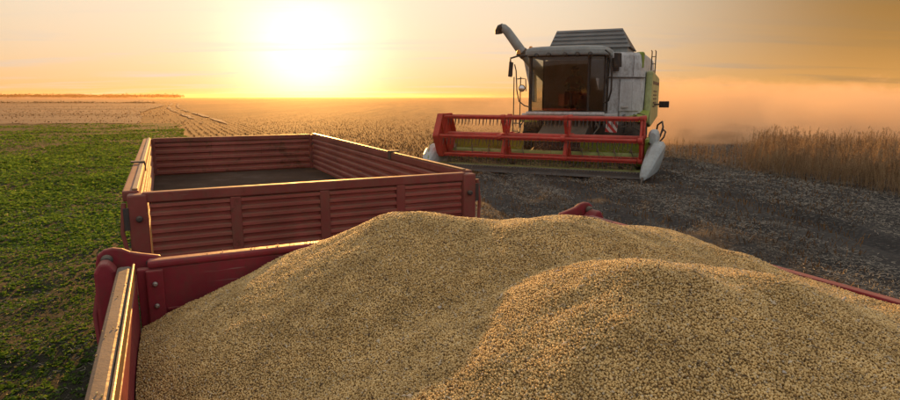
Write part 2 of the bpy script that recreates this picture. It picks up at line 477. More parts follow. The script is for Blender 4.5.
# trailer frame: W across (to the right), Lg along (away from the camera)
Wd = np.array([math.cos(ROW), math.sin(ROW)]); Ld = np.array([-math.sin(ROW), math.cos(ROW)])
NL = np.array([-1.38, 2.47])            # near trailer, back left corner of the rim
FL = np.array([-2.00, 3.60])            # far trailer, front left corner of the rim


def uv_near(x, y): return (x - NL[0]) * Wd[0] + (y - NL[1]) * Wd[1], (x - NL[0]) * Ld[0] + (y - NL[1]) * Ld[1]


def ground_z(x, y):
    d = np.hypot(x, y)
    u, l = uv_near(x, y)
    fade = 1 / (1 + (d / 45.0) ** 2)
    z = 0.10 * (vnoise(x * 0.35, y * 0.35, 1) - 0.5) * fade
    z += 0.055 * (vnoise(x * 2.3, y * 2.3, 2) - 0.5) * fade
    z += 0.045 * (vnoise(u * 2.6, l * 0.5, 5) - 0.5) * fade * (d < 60)
    e_ = (x - 10.2) + (y - 14) * 0.12 + 0.25 * np.sin(y * 0.25)
    for c0 in (-3.6, -6.2, -8.4):
        z -= 0.07 * np.exp(-((e_ - c0) / 0.26) ** 2) * fade * (x > -2)
        z += 0.05 * np.exp(-((np.abs(e_ - c0) - 0.48) / 0.16) ** 2) * fade * (x > -2)
    z += 0.6 * (vnoise(x * 0.012 + 3, y * 0.012, 3) - 0.5) * np.clip((d - 60) / 200, 0, 1)
    return z


def radial(a0, a1, na, r0, r1, nr):
    a = np.linspace(a0, a1, na); t = np.linspace(0, 1, nr); r_ = r0 * (r1 / r0) ** t
    A, Rr = np.meshgrid(a, r_)
    return Rr * np.sin(A), Rr * np.cos(A)


def grid_faces(nr, na):
    i = np.arange(nr - 1)[:, None] * na + np.arange(na - 1)[None, :]
    return np.stack([i, i + 1, i + na + 1, i + na], -1).reshape(-1, 4)


# ------------------------------------------------------------------ ground
FAR = 2400.0
a_front = np.linspace(-R(55), R(55), 420); a_back = np.linspace(R(55), R(305), 60)[1:-1]
angs = np.concatenate([a_front, a_back, [a_front[0] + 2 * PI]])
rads = 0.5 * (FAR / 0.5) ** np.linspace(0, 1, 330)
A, Rr = np.meshgrid(angs, rads)
X, Y = Rr * np.sin(A), Rr * np.cos(A)
V = np.stack([X, Y, ground_z(X, Y)], -1).reshape(-1, 3)
F = grid_faces(len(rads), len(angs))[:, ::-1]
c_ = len(V); V = np.vstack([V, [[0, 0, 0]]])
me = np_mesh('ground', V, F, 'stubble_soil', True)
tag(put('ground', me), 'brown harvested stubble ground reaching to the horizon', kind='structure')


def overlay(name, mat, inside, label, lift, a0, a1, na, r0, r1, nr):
    """a sheet that follows the ground a little above it, kept where inside(x,y) is true"""
    X, Y = radial(a0, a1, na, r0, r1, nr)
    d = np.hypot(X, Y)
    Z = ground_z(X, Y) + lift + 0.0009 * d
    F = grid_faces(nr, na)[:, ::-1]
    keep = inside(X, Y).reshape(-1)
    F = F[keep[F].all(1)]
    used = np.unique(F); mp = np.zeros(X.size, np.int64); mp[used] = np.arange(len(used))
    V = np.stack([X, Y, Z], -1).reshape(-1, 3)[used]
    return tag(put(name, np_mesh(name, V, mp[F], mat, True)), label, kind='structure')


def green_edge(x, y):
    u, l = uv_near(x, y)
    e = 0.9 + 0.5 * np.clip(l / 48, 0, 1) + 0.7 * (vnoise(l * 0.6, u * 0 + 2, 9) - 0.5)
    return u - e


def in_green(x, y): return (green_edge(x, y) < 0) & (y < 49 + 4.5 * vnoise(x * 0.09, y * 0, 4) + 1.6 * vnoise(x * 0.7, y * 0, 14)) & (y > -12)


overlay('green_field', 'green_soil', in_green, 'low green crop field to the left of the trailers', 0.010, -R(100), R(12), 460, 1.5, 95, 300)
overlay('pale_field', 'pale_soil', lambda x, y: (y > 47.5) & ~in_green(x, y) & (y < 430 + 160 * vnoise(x * 0.01, y * 0, 16)) & (uv_near(x, y)[0] < -2.5 + 4.0 * vnoise(y * 0.045, x * 0, 6) - 0.03 * np.maximum(y - 200, 0)), 'pale stubble field beyond the green crop', 0.006, -R(62), R(5), 420, 46, 700, 200)


def strip_edge(x, y):                                  # freshly cut dark strip between trailers and standing crop
    return (x - 10.2) + (y - 14) * 0.12


def in_strip(x, y):
    e = strip_edge(x, y); n_ = 2.0 * (vnoise(x * 0.4, y * 0.4, 8) - 0.5)
    return (e > -11.5 + 0.28 * np.maximum(y - 8, 0) + n_) & (e < 30) & (y < 30 + n_) & (y > -10) & (uv_near(x, y)[0] > 0.8)


overlay('cut_strip', 'dark_soil', in_strip, 'dark freshly cut strip littered with straw', 0.012, -R(45), R(120), 460, 1.5, 46, 300)


def in_track(x, y):
    u, l = uv_near(x, y)
    k = 2.6 + 0.9 * np.sin(l * 0.035)
    w = 0.42 * np.clip(vnoise(l * 0.30, u * 0, 51) * 1.9 - 0.35, 0, 1) * np.clip((y - 46) / 14, 0, 1)
    w2 = 0.42 * np.clip(vnoise(l * 0.24 + 9, u * 0, 52) * 1.9 - 0.35, 0, 1) * np.clip((y - 46) / 14, 0, 1)
    return ((np.abs(u - k) < w) | (np.abs(u - k - 1.9) < w2)) & (y > 44) & (y < 300)


overlay('dirt_track', 'track_soil', in_track, 'pale two-rut dirt track running to the horizon', 0.022, -R(34), R(-16), 700, 42, 380, 240)

# far rise with a wood along it
def far_hill():
    ax_ = np.linspace(-R(60), -R(24.5), 120); ry = np.linspace(0, 1, 14)
    Aa, T = np.meshgrid(ax_, ry)
    end = np.clip((-R(24.5) - Aa) / R(7), 0, 1); end = end * end * (3 - 2 * end)
    D = 900 + T * 700
    prof = np.sin(np.clip(T * 1.0, 0, 1) * PI) ** 1.0
    Hh = (5.0 * end * prof * (0.75 + 0.5 * vnoise(Aa * 25, T * 0, 3))) - 0.6
    V = np.stack([D * np.sin(Aa), D * np.cos(Aa), Hh], -1).reshape(-1, 3)
    tag(put('hill', np_mesh('hill', V, grid_faces(14, 120)[:, ::-1], 'pale_soil', True)), 'low far hill on the left skyline', kind='structure')


far_hill()


def leaf_cloud(C, size, flat=0.6):
    """random two-triangle leaf clumps around the centres C"""
    n = len(C); d = rng.normal(size=(n, 3)); d /= np.linalg.norm(d, axis=1)[:, None]
    e = np.cross(d, rng.normal(size=(n, 3))); e /= np.linalg.norm(e, axis=1)[:, None]
    s = size * (0.6 + 0.8 * rng.random((n, 1)))
    V = np.stack([C - d * s, C + e * s * flat, C + d * s, C - e * s * flat], 1).reshape(-1, 3)
    return V, np.arange(4 * n).reshape(-1, 4)


cs = []
for k in range(120):
    a = -R(24.8) - R(16) * rng.random() ** 1.4
    D = 1000 + 120 * rng.random(); h = 2.2 + 2.4 * rng.random(); zc0 = 2.2
    p = np.array([D * math.sin(a), D * math.cos(a), zc0])
    q = rng.normal(size=(150, 3)) * np.array([5.5, 4.5, h * 0.28]); q[:, 2] = np.clip(q[:, 2] + h * 0.5, -0.5, 6.0)
    cs.append(p + q)
V, F = leaf_cloud(np.vstack(cs), 0.8)
tag(put('far_wood', np_mesh('far_wood', V, F, 'wood_leaf')), 'hazy dark line of far woodland on the left skyline', 'woodland', kind='stuff')
hx = -R(37) + (-R(26.5) + R(37)) * rng.random(9000); hx = -R(48) + R(21.5) * rng.random(9000)
D = (206 + rng.normal(size=9000) * 0.5) / np.cos(hx)
C = np.stack([D * np.sin(hx), D * np.cos(hx), np.abs(rng.normal(size=9000)) * 0.32], -1)
C[:, 2] *= 0.6 + 0.9 * vnoise(C[:, 0] * 0.12, C[:, 0] * 0, 12)
V, F = leaf_cloud(C, 0.16)
tag(put('hedge', np_mesh('hedge', V, F, 'wood_leaf')), 'low dark hedge line across the pale far field', 'hedge')

# ------------------------------------------------------------------ plant litter
def scatter(n, r0, r1, a0, a1, power=1.0):
    """points with density falling with distance from the camera side"""
    a = a0 + (a1 - a0) * rng.random(n); t = rng.random(n) ** power
    r_ = r0 * (r1 / r0) ** t
    return r_ * np.sin(a), r_ * np.cos(a)


def green_plants():
    x, y = scatter(165000, 2.6, 62, -R(62), -R(2), 0.75)
    ge = green_edge(x, y); d = np.hypot(x, y)
    bare = vnoise(x * 0.8, y * 0.8, 21) * 0.6 + vnoise(x * 0.22 + 7, y * 0.22, 22) * 0.4
    u, l = uv_near(x, y)
    worn = np.clip((u + 2.6) / 2.4, 0, 1) * np.clip(1 - (l - 10) / 16, 0, 1) * 0.26 + np.clip(1 - (d - 3.8) / 3.2, 0, 1) * 0.75
    bare = bare * 0.6 + 0.4 * rng.random(len(x))
    tram = np.minimum(np.abs(u + 6.2 + 0.15 * np.sin(l * 0.3)), np.abs(u + 8.0 + 0.15 * np.sin(l * 0.3)))
    row = 0.5 + 0.5 * np.cos((u + 0.06 * np.sin(l)) * 2 * PI / 0.62)
    worn = worn + 0.42 * np.exp(-(tram / 0.22) ** 2) + 0.13 * row
    keep = in_green(x, y) & (bare > 0.20 + 0.55 * worn)
    x, y = x[keep], y[keep]; n = len(x); z = ground_z(x, y)
    d = np.hypot(x, y); sc = (0.024 + 0.038 * rng.random(n)) * (0.7 + 0.7 * vnoise(x * 0.5, y * 0.5, 23)) * np.clip(d / 9, 0.85, 2.6)
    Vs, Fs = [], []; o = 0
    for k in range(4):
        az = rng.random(n) * 2 * PI; el = R(20) + R(50) * rng.random(n); w = 0.32 + 0.25 * rng.random(n)
        dx, dy = np.cos(az), np.sin(az)
        def P(t, side, lift):
            return np.stack([x + sc * (dx * t * np.cos(el) - dy * side * w), y + sc * (dy * t * np.cos(el) + dx * side * w), z + sc * (t * np.sin(el) * 0.8 + lift)], -1)
        quad = np.stack([P(0.05, 0, 0), P(0.55, 0.8, 0.10), P(1.15, 0, -0.12), P(0.55, -0.8, 0.10)], 1)
        Vs.append(quad.reshape(-1, 3)); Fs.append(np.arange(4 * n).reshape(-1, 4) + o); o += 4 * n
    return np.vstack(Vs), np.vstack(Fs)


V, F = green_plants()
tag(put('green_crop', np_mesh('green_crop', V, F, 'crop_leaf')), 'low leafy green plants covering the left field', 'crop', kind='stuff')


def straw_litter(n, inside, r0, r1, a0, a1, ln, th, power=0.8):
    x, y = scatter(n, r0, r1, a0, a1, power)
    e_ = strip_edge(x, y)
    cl = 0.62 * vnoise(e_ * 0.75, y * 0.08, 61) + 0.22 * vnoise(x * 1.6, y * 1.6, 62) + 0.16 * vnoise(x * 5, y * 5, 63)
    keep = inside(x, y) & (cl > 0.36 + 0.22 * rng.random(n)); x, y = x[keep], y[keep]; n = len(x)
    d = np.hypot(x, y)
    z = ground_z(x, y) + 0.0009 * d + 0.02 + 0.03 * rng.random(n)
    az = rng.random(n) * 2 * PI; tilt = rng.normal(size=n) * 0.25
    Ls = ln * (0.4 + rng.random(n)) * np.clip(d / 14, 0.8, 1.6); t = th * (0.6 + 0.8 * rng.random(n)) * np.clip(d / 9, 0.8, 2.2)
    D = np.stack([np.cos(az) * np.cos(tilt), np.sin(az) * np.cos(tilt), np.sin(tilt)], -1)
    S = np.stack([-np.sin(az), np.cos(az), np.zeros(n)], -1); U = np.cross(D, S)
    C = np.stack([x, y, z], -1); e = D * (Ls / 2)[:, None]; s = S * t[:, None]; u = U * t[:, None]
    V = np.stack([C - e + s, C - e - s, C - e + u * 1.4, C + e + s, C + e - s, C + e + u * 1.4], 1).reshape(-1, 3)
    b_ = np.arange(n)[:, None] * 6
    F = np.concatenate([b_ + np.array([[0, 1, 4, 3]]), b_ + np.array([[1, 2, 5, 4]]), b_ + np.array([[2, 0, 3, 5]])])
    return V, F


V, F = straw_litter(200000, in_strip, 2.8, 34, -R(30), R(50), 0.060, 0.0028)
V2, F2 = straw_litter(14000, lambda x, y: in_green(x, y) & (uv_near(x, y)[0] > -4.5), 2.6, 16, -R(62), -R(5), 0.06, 0.0024)
tag(put('leaf_litter', np_mesh('leaf_litter', V2, F2, 'straw')), 'dry bits of straw lying between the green plants', 'straw', kind='stuff')
tag(put('straw_litter', np_mesh('straw_litter', V, F, 'straw')), 'chopped straw scattered over the dark cut strip', 'straw', kind='stuff')


def in_stubble(x, y):
    u, l = uv_near(x, y)
    return (~in_strip(x, y)) & (green_edge(x, y) > 0.2) & (u > -0.2) & ~((u > -0.6) & (u < 3.0) & (l > -6) & (l < 7)) & (strip_edge(x, y) < 0)


def stubble(n):
    x, y = scatter(n, 5, 150, -R(33), R(36), 0.85)
    u, l = uv_near(x, y); row = 0.45
    un = np.round(u / row) * row + rng.normal(size=n) * 0.05
    x = NL[0] + un * Wd[0] + l * Ld[0]; y = NL[1] + un * Wd[1] + l * Ld[1]
    keep = in_stubble(x, y) | (in_strip(x, y) & (rng.random(n) < 0.35)); x, y = x[keep], y[keep]; n = len(x)
    k_ = rng.random(n) < np.clip(1 - (np.hypot(x, y) - 25) / 110, 0, 1); x, y = x[k_], y[k_]; n = len(x)
    d = np.hypot(x, y); z = ground_z(x, y)
    h = (0.05 + 0.09 * rng.random(n)) * np.clip(1.2 - d / 90, 0.35, 1); t = 0.0045 * np.clip(d / 10, 1, 3)
    az = rng.random(n) * 2 * PI; lean = rng.normal(size=(n, 2)) * 0.35
    b0 = np.stack([x, y, z], -1); top = b0 + np.stack([lean[:, 0] * h, lean[:, 1] * h, h], -1)
    ring = [np.stack([np.cos(az + k * 2.094) * t, np.sin(az + k * 2.094) * t, t * 0], -1) for k in range(3)]
    V = np.stack([b0 + q for q in ring] + [top + q for q in ring], 1).reshape(-1, 3)
    b_ = np.arange(n)[:, None] * 6
    F = np.concatenate([b_ + np.array([[k, (k + 1) % 3, (k + 1) % 3 + 3, k + 3]]) for k in range(3)])
    return V, F


V, F = stubble(90000)
def pale_tufts(n):
    x, y = scatter(n, 50, 260, -R(45), -R(8), 0.7)
    u, l = uv_near(x, y)
    keep = (u < 1.0 + 2.5 * rng.normal(size=n)) & ~in_green(x, y) & (0.6 * vnoise(x * 0.05, y * 0.12, 71) + 0.4 * vnoise(x * 0.4, y * 0.4, 72) + 0.5 * rng.random(n) > 0.72); x, y = x[keep], y[keep]
    C = np.stack([x, y, ground_z(x, y) + 0.0009 * np.hypot(x, y) + 0.05 + 0.10 * rng.random(len(x))], -1)
    return leaf_cloud(C, 0.07)


V2, F2 = pale_tufts(20000)
tag(put('dry_tufts', np_mesh('dry_tufts', V2, F2, 'stubble_straw')), 'dry tufts of old stubble across the pale far field', 'stubble', kind='stuff')
tag(put('stubble_stalks', np_mesh('stubble_stalks', V, F, 'stubble_straw')), 'short cut stalks in rows over the harvested field', 'stubble', kind='stuff')


# ------------------------------------------------------------------ standing dry crop
def soy_template(seed, h=1.15):
    """one dry soybean plant: stem, side branches, hanging pods; triangular section"""
    rg = random.Random(seed); V, F = [], []

    def stick(p, q, r0, r1):
        d = (q - p).normalized(); x = d.cross(Vector((0.3, 0.9, 0.1))).normalized(); w = d.cross(x); o = len(V)
        for c, r_ in ((p, r0), (q, r1)):
            for k in range(3): V.append(c + (x * math.cos(k * 2.094) + w * math.sin(k * 2.094)) * r_)
        for k in range(3): F.append((o + k, o + (k + 1) % 3, o + (k + 1) % 3 + 3, o + k + 3))

    def pod(p, d):
        L_ = 0.045 + 0.02 * rg.random(); q = p + d * L_; x = d.cross(Vector((rg.random(), rg.random(), 0.3))).normalized() * 0.009
        o = len(V); m_ = (p + q) / 2
        V.extend([p, m_ + x, q, m_ - x]); F.append((o, o + 1, o + 2, o + 3))
        y_ = d.cross(x).normalized() * 0.008; o = len(V); V.extend([p, m_ + y_, q, m_ - y_]); F.append((o, o + 1, o + 2, o + 3))
    p = Vector((0, 0, 0)); lean = Vector((rg.uniform(-.12, .12), rg.uniform(-.12, .12), 1)); pts = [p]
    for k in range(5):
        p = p + (lean + Vector((rg.uniform(-.1, .1), rg.uniform(-.1, .1), 0))).normalized() * h / 5; pts.append(p)
    for k in range(5): stick(pts[k], pts[k + 1], 0.009 - 0.0012 * k, 0.009 - 0.0012 * (k + 1))
    for k in range(7):
        t = rg.uniform(0.5, 4.6); i = int(t); b0 = pts[i].lerp(pts[i + 1], t - i)
        a = rg.uniform(0, 2 * PI); d = Vector((math.cos(a) * 0.24, math.sin(a) * 0.24, 1)).normalized(); L_ = rg.uniform(0.20, 0.46) * (1.15 - t / 8)
        stick(b0, b0 + d * L_, 0.005, 0.003)
        for j in range(4):
            dd = Vector((rg.uniform(-1, 1), rg.uniform(-1, 1), rg.uniform(-0.9, 0.9))).normalized()
            pod(b0 + d * L_ * rg.uniform(0.25, 1.0), (dd + Vector((0, 0, 0.4))).normalized())
    for j in range(9):
        t = rg.uniform(1.5, 4.98); i = int(t)
        pod(pts[i].lerp(pts[i + 1], t - i), Vector((rg.uniform(-1, 1), rg.uniform(-1, 1), rg.uniform(-0.5, 0.9))).normalized())
    return np.array(V), np.array(F)


TEMPL = [soy_template(s, 1.0 + 0.2 * (s % 3)) for s in range(10)]


def crop_mass():
    Vs, Fs = [], []; o = 0
    # edge line runs from (11.6,9) past (10.65,13.6) and (9.25,20) away to (8.3,27)
    n = 0; pts = []
    for k in range(8500):
        y = 8.5 + 30 * random.random() ** 1.35
        e = 10.65 - (y - 13.6) * 0.20 + 0.35 * (float(vnoise(np.array(y * 1.3), np.array(0.0), 31)) - 0.5)
        x = e + 9.0 * random.random() ** 1.9
        depth = x - e
        if x / y > 1.15: continue
        out = 0.535 * y + 0.25 * math.sin(y * 2.1)                 # the uncut block ends on a diagonal; beyond it only stragglers
        out += 1.3 * (float(vnoise(np.array(x * 0.9), np.array(y * 0.9), 33)) - 0.5)
        q = min(1.0, max(0.0, (x - out + 1.9) / 2.6)); q = q * q * (3 - 2 * q)
        thin = max(q, 0.32 if 17 < y < 25 and depth < 3.0 else 0.0)
        low = 0.58 + 0.42 * q
        if depth < 0.9: low *= 0.62 + 0.42 * depth + 0.2 * random.random(); thin *= 0.45 + 0.6 * depth
        low *= 0.82 + 0.36 * float(vnoise(np.array(x * 0.8), np.array(y * 0.8), 34))
        if random.random() > thin: continue
        pts.append((x, y, low))
    for x, y, low in pts:
        T, TF = TEMPL[random.randrange(10)]
        s = random.uniform(0.56, 0.86) * low; a = random.random() * 2 * PI; c, sn = math.cos(a), math.sin(a)
        q = np.empty_like(T); q[:, 0] = (T[:, 0] * c - T[:, 1] * sn) * s + x; q[:, 1] = (T[:, 0] * sn + T[:, 1] * c) * s + y
        q[:, 2] = T[:, 2] * s + float(ground_z(np.array(x), np.array(y)))
        Vs.append(q); Fs.append(TF + o); o += len(T)
    return np.vstack(Vs), np.vstack(Fs), len(pts)


V, F, npl = crop_mass()
tag(put('standing_crop', np_mesh('standing_crop', V, F, 'dry_stalk')), 'dense block of uncut dry brown crop standing at right', 'crop', kind='stuff')
print('crop plants', npl, 'faces', len(F))

plant_me = []
for s in range(3):
    T, TF = TEMPL[s]; plant_me.append(np_mesh('dry_plant', T, TF, 'dry_stalk'))
SOLO = [(8.35, 20.6, .58), (8.6, 21.2, .66), (8.9, 20.7, .52), (8.1, 21.4, .42), (9.3, 20.4, .55), (8.95, 17.6, .86), (9.15, 17.3, .95), (9.45, 17.5, .82), (9.5, 16.6, .95), (9.75, 16.8, .92), (9.0, 19.4, .5), (9.3, 18.8, .55)]
SOLO.sort(key=lambda q: q[0] / q[1])
ORD = ['leftmost', 'second', 'third', 'fourth', 'fifth', 'sixth', 'seventh', 'eighth', 'ninth', 'tenth', 'eleventh', 'twelfth']
for i, (x, y, s) in enumerate(SOLO):
    o = put('dry_plant', plant_me[i % 3], None, (x, y, float(ground_z(np.array(x), np.array(y)))), (0, 0, i * 1.3)); o.scale = (s, s, s)
    tag(o, ('tall' if s > 0.8 else 'low') + ' loose dry plant at the thin crop edge, ' + ORD[i] + (' of twelve' if i == 0 else ' from the combine'), 'plant', 'loose dry plants at the crop edge')


# ------------------------------------------------------------------ trailers
def corrugated(u0, u1, z0, z1, pitch, depth, th=0.004):
    """pressed sheet in the u-z plane, ribs along u; ribs stand out to -y"""
    n = max(1, round((z1 - z0) / pitch)); p = (z1 - z0) / n; prof = []
    for k in range(n):
        b_ = z0 + k * p
        prof += [(b_, 0), (b_ + p * 0.30, 0), (b_ + p * 0.45, -depth), (b_ + p * 0.80, -depth), (b_ + p * 0.95, 0)]
    prof.append((z1, 0))
    mb = MB(); m_ = len(prof)
    vs_ = []
    for off in (0, th):
        for u in (u0, u1): vs_ += [(u, y + off, z) for z, y in prof]
    fs = []
    for k in range(m_ - 1):
        fs.append((k, k + m_, k + m_ + 1, k + 1)); fs.append((2 * m_ + k + 1, 3 * m_ + k + 1, 3 * m_ + k, 2 * m_ + k))
    mb.add(vs_, fs)
    return mb


def xf(mb, f):
    mb.v = [f(p) for p in mb.v]; return mb


def wheel_set(t, positions, r, w, rim_mat='rim_yellow'):
    tyre = MB().lathe([(-w / 2, r * 0.60), (-w / 2, r * 0.88), (-w * 0.42, r * 0.97), (-w * 0.2, r), (w * 0.2, r), (w * 0.42, r * 0.97), (w / 2, r * 0.88), (w / 2, r * 0.60)], 'x', n=36)
    nl_ = 22
    for k in range(nl_):
        for sd in (-1, 1):
            a = 2 * PI * (k + (0.25 if sd > 0 else -0.25)) / nl_
            p0 = Vector((sd * 0.02, math.cos(a) * r * 1.01, math.sin(a) * r * 1.01)); a2 = a + 0.16
            p1 = Vector((sd * w * 0.46, math.cos(a2) * r * 0.985, math.sin(a2) * r * 0.985))
            tyre.beam(p0, p1, 0.05, 0.05, (0, math.cos(a), math.sin(a)))
    tm = tyre.mesh('tyre', 'rubber')
    rim = MB().lathe([(-w * 0.36, r * 0.605), (-w * 0.40, r * 0.56), (-w * 0.12, r * 0.50), (-w * 0.10, r * 0.22), (-w * 0.28, r * 0.18), (-w * 0.28, 0.01)], 'x', n=28, closed=True)
    rim.lathe([(w * 0.28, 0.01), (w * 0.28, r * 0.18), (w * 0.10, r * 0.22), (w * 0.12, r * 0.50), (w * 0.40, r * 0.56), (w * 0.36, r * 0.605)], 'x', n=28, closed=True)
    rm = rim.mesh('rim', rim_mat)
    for p in positions:
        wobj = empty('wheel', t, p)
        put('tyre', tm, wobj); put('rim', rm, wobj)


def far_trailer():
    Wt, Lt, zt, zb = 2.42, 5.42, 1.81, 1.27
    t = empty('grain_trailer', None, (FL[0], FL[1], 0), ROW)
    tag(t, 'empty brick-red trailer with ribbed steel sides standing behind the grain heap', 'trailer')
    rail = 0.065
    sheet = 'red_sheet'
    # front wall (y=0 outside face towards camera)
    posts = [0.62, 1.22, 1.80]
    edges = [0.07] + posts + [Wt - 0.07]
    for a, b_ in zip(edges[:-1], edges[1:]):
        part('front_panel', corrugated(a + 0.035, b_ - 0.035, zb - 0.03, zt - rail - 0.002, 0.056, 0.026), sheet, t)
    for p in posts: part('post', MB().box((p - 0.035, -0.028, zb), (p + 0.035, 0.03, zt - rail)), 'red_rail', t, 0.006)
    part('front_rail', MB().box((0.07, -0.03, zt - rail), (Wt - 0.07, 0.035, zt)), 'red_rail', t, 0.008)
    part('front_sill', MB().box((0.07, -0.03, zb - 0.10), (Wt - 0.07, 0.035, zb - 0.031)), 'red_rail', t, 0.008)
    # back wall: ribs face inwards
    nb = [0.07, 0.86, 1.58, Wt - 0.07]
    for a, b_ in zip(nb[:-1], nb[1:]):
        part('back_panel', xf(corrugated(a, b_ - 0.004, zb - 0.03, zt - rail - 0.002, 0.110, 0.030), lambda p: (p[0], p[1] + Lt, p[2])), sheet, t)
    for p in nb[1:-1]: part('post', MB().box((p - 0.04, Lt + 0.006, zb), (p + 0.04, Lt + 0.05, zt - rail)), 'red_rail', t, 0.006)
    part('back_sill', MB().box((0.07, Lt - 0.03, zb - 0.12), (Wt - 0.07, Lt + 0.05, zb - 0.031)), 'red_rail', t, 0.008)
    part('back_rail', MB().box((0.07, Lt - 0.035, zt - rail), (Wt - 0.07, Lt + 0.05, zt)), 'red_rail', t, 0.008)
    # side walls
    for sd, x0 in (('left', 0.0), ('right', Wt)):
        sg = 1 if sd == 'left' else -1
        ys = [0.07, 1.45, 2.75, 4.05, Lt - 0.05]
        for a, b_ in zip(ys[:-1], ys[1:]):
            part('side_panel', xf(corrugated(a + 0.004, b_ - 0.004, zb - 0.03, zt - rail - 0.002, 0.090, 0.026), lambda p: (x0 + sg * (0.03 - p[1]), p[0], p[2])), sheet, t)
        for y in ys[1:-1]: part('post', MB().box((min(x0 - sg * 0.03, x0 + sg * 0.022), y - 0.04, zb), (max(x0 - sg * 0.03, x0 + sg * 0.022), y + 0.04, zt - rail)), 'red_rail', t, 0.006)
        part('side_rail', MB().box((min(x0 - sg * 0.045, x0 + sg * 0.05), 0.07, zt - rail), (max(x0 - sg * 0.045, x0 + sg * 0.05), Lt - 0.05, zt + 0.004)), 'red_rail', t, 0.010)
        part('side_lip', MB().box((min(x0 + sg * 0.012, x0 + sg * 0.045), 0.08, zt + 0.004), (max(x0 + sg * 0.012, x0 + sg * 0.045), Lt - 0.06, zt + 0.016)), 'lip_metal', t, 0.004)
        part('side_sill', MB().box((x0 - 0.045, 0.07, zb - 0.10), (x0 + 0.045, Lt - 0.05, zb - 0.031)), 'red_rail', t, 0.008)
        # corner posts with hinge ears and latches
        for y in (0.0, Lt):
            c = MB().box((min(x0 - sg * 0.015, x0 + sg * 0.095), y - 0.045, zb - 0.12), (max(x0 - sg * 0.015, x0 + sg * 0.095), y + 0.06, zt - 0.01))
            cp = part('corner_post', c, 'red_rail', t, 0.012)
            for z in (zt - 0.16, zb + 0.10):
                part('hinge', MB().tube([(x0 - sg * 0.025, y - 0.03, z - 0.07), (x0 - sg * 0.025, y - 0.03, z + 0.07)], 0.020, 10), 'dark_steel', cp)
                part('bolt', MB().lathe([(0, 0.02), (-0.02, 0.02), (-0.026, 0.012)], 'y', (x0 + sg * 0.045, y - 0.047, z), 8), 'dark_steel', cp)
        part('latch_lever', MB().tube([(x0 - sg * 0.035, -0.02, zt - 0.06), (x0 - sg * 0.055, -0.03, zt - 0.24), (x0 - sg * 0.03, -0.06, zt - 0.40)], [0.016, 0.014, 0.012], 8), 'red_rail', t)
        part('rail_bracket', MB().box((x0 - 0.06, 1.72, zt + 0.017), (x0 + 0.055, 1.80, zt + 0.030)).box((x0 + sg * 0.052 - 0.006, 1.72, zt - 0.06), (x0 + sg * 0.052 + 0.006, 1.80, zt + 0.017)), 'dark_steel', t, 0.003)
    part('floor', MB().box((0.04, 0.04, zb - 0.05), (Wt - 0.04, Lt - 0.04, zb - 0.001)), 'trailer_floor', t)
    # running gear
    for x in (0.65, Wt - 0.65): part('chassis_beam', MB().box((x - 0.06, -0.1, 1.02), (x + 0.06, Lt - 0.1, zb - 0.052)), 'dark_steel', t, 0.01)
    for y in (0.95, Lt - 1.0): part('axle', MB().tube([(0.15, y, 0.52), (Wt - 0.15, y, 0.52)], 0.06), 'dark_steel', t)
    wheel_set(t, [(x, y, 0.50) for x in (0.22, Wt - 0.22) for y in (0.95, Lt - 1.0)], 0.50, 0.34)
    for x in (0.65, Wt - 0.65):
        for y in (0.95, Lt - 1.0): part('suspension', MB().prism([(y - 0.45, 1.02), (y - 0.12, 0.54), (y + 0.12, 0.54), (y + 0.45, 1.02)], 'x', x - 0.05, x + 0.05), 'dark_steel', t, 0.01)
    part('drawbar', MB().tube([(0.65, -0.05, 1.0), (Wt / 2, -0.92, 0.6), (Wt - 0.65, -0.05, 1.0)], 0.05), 'red_rail', t)
    return t


far_trailer()


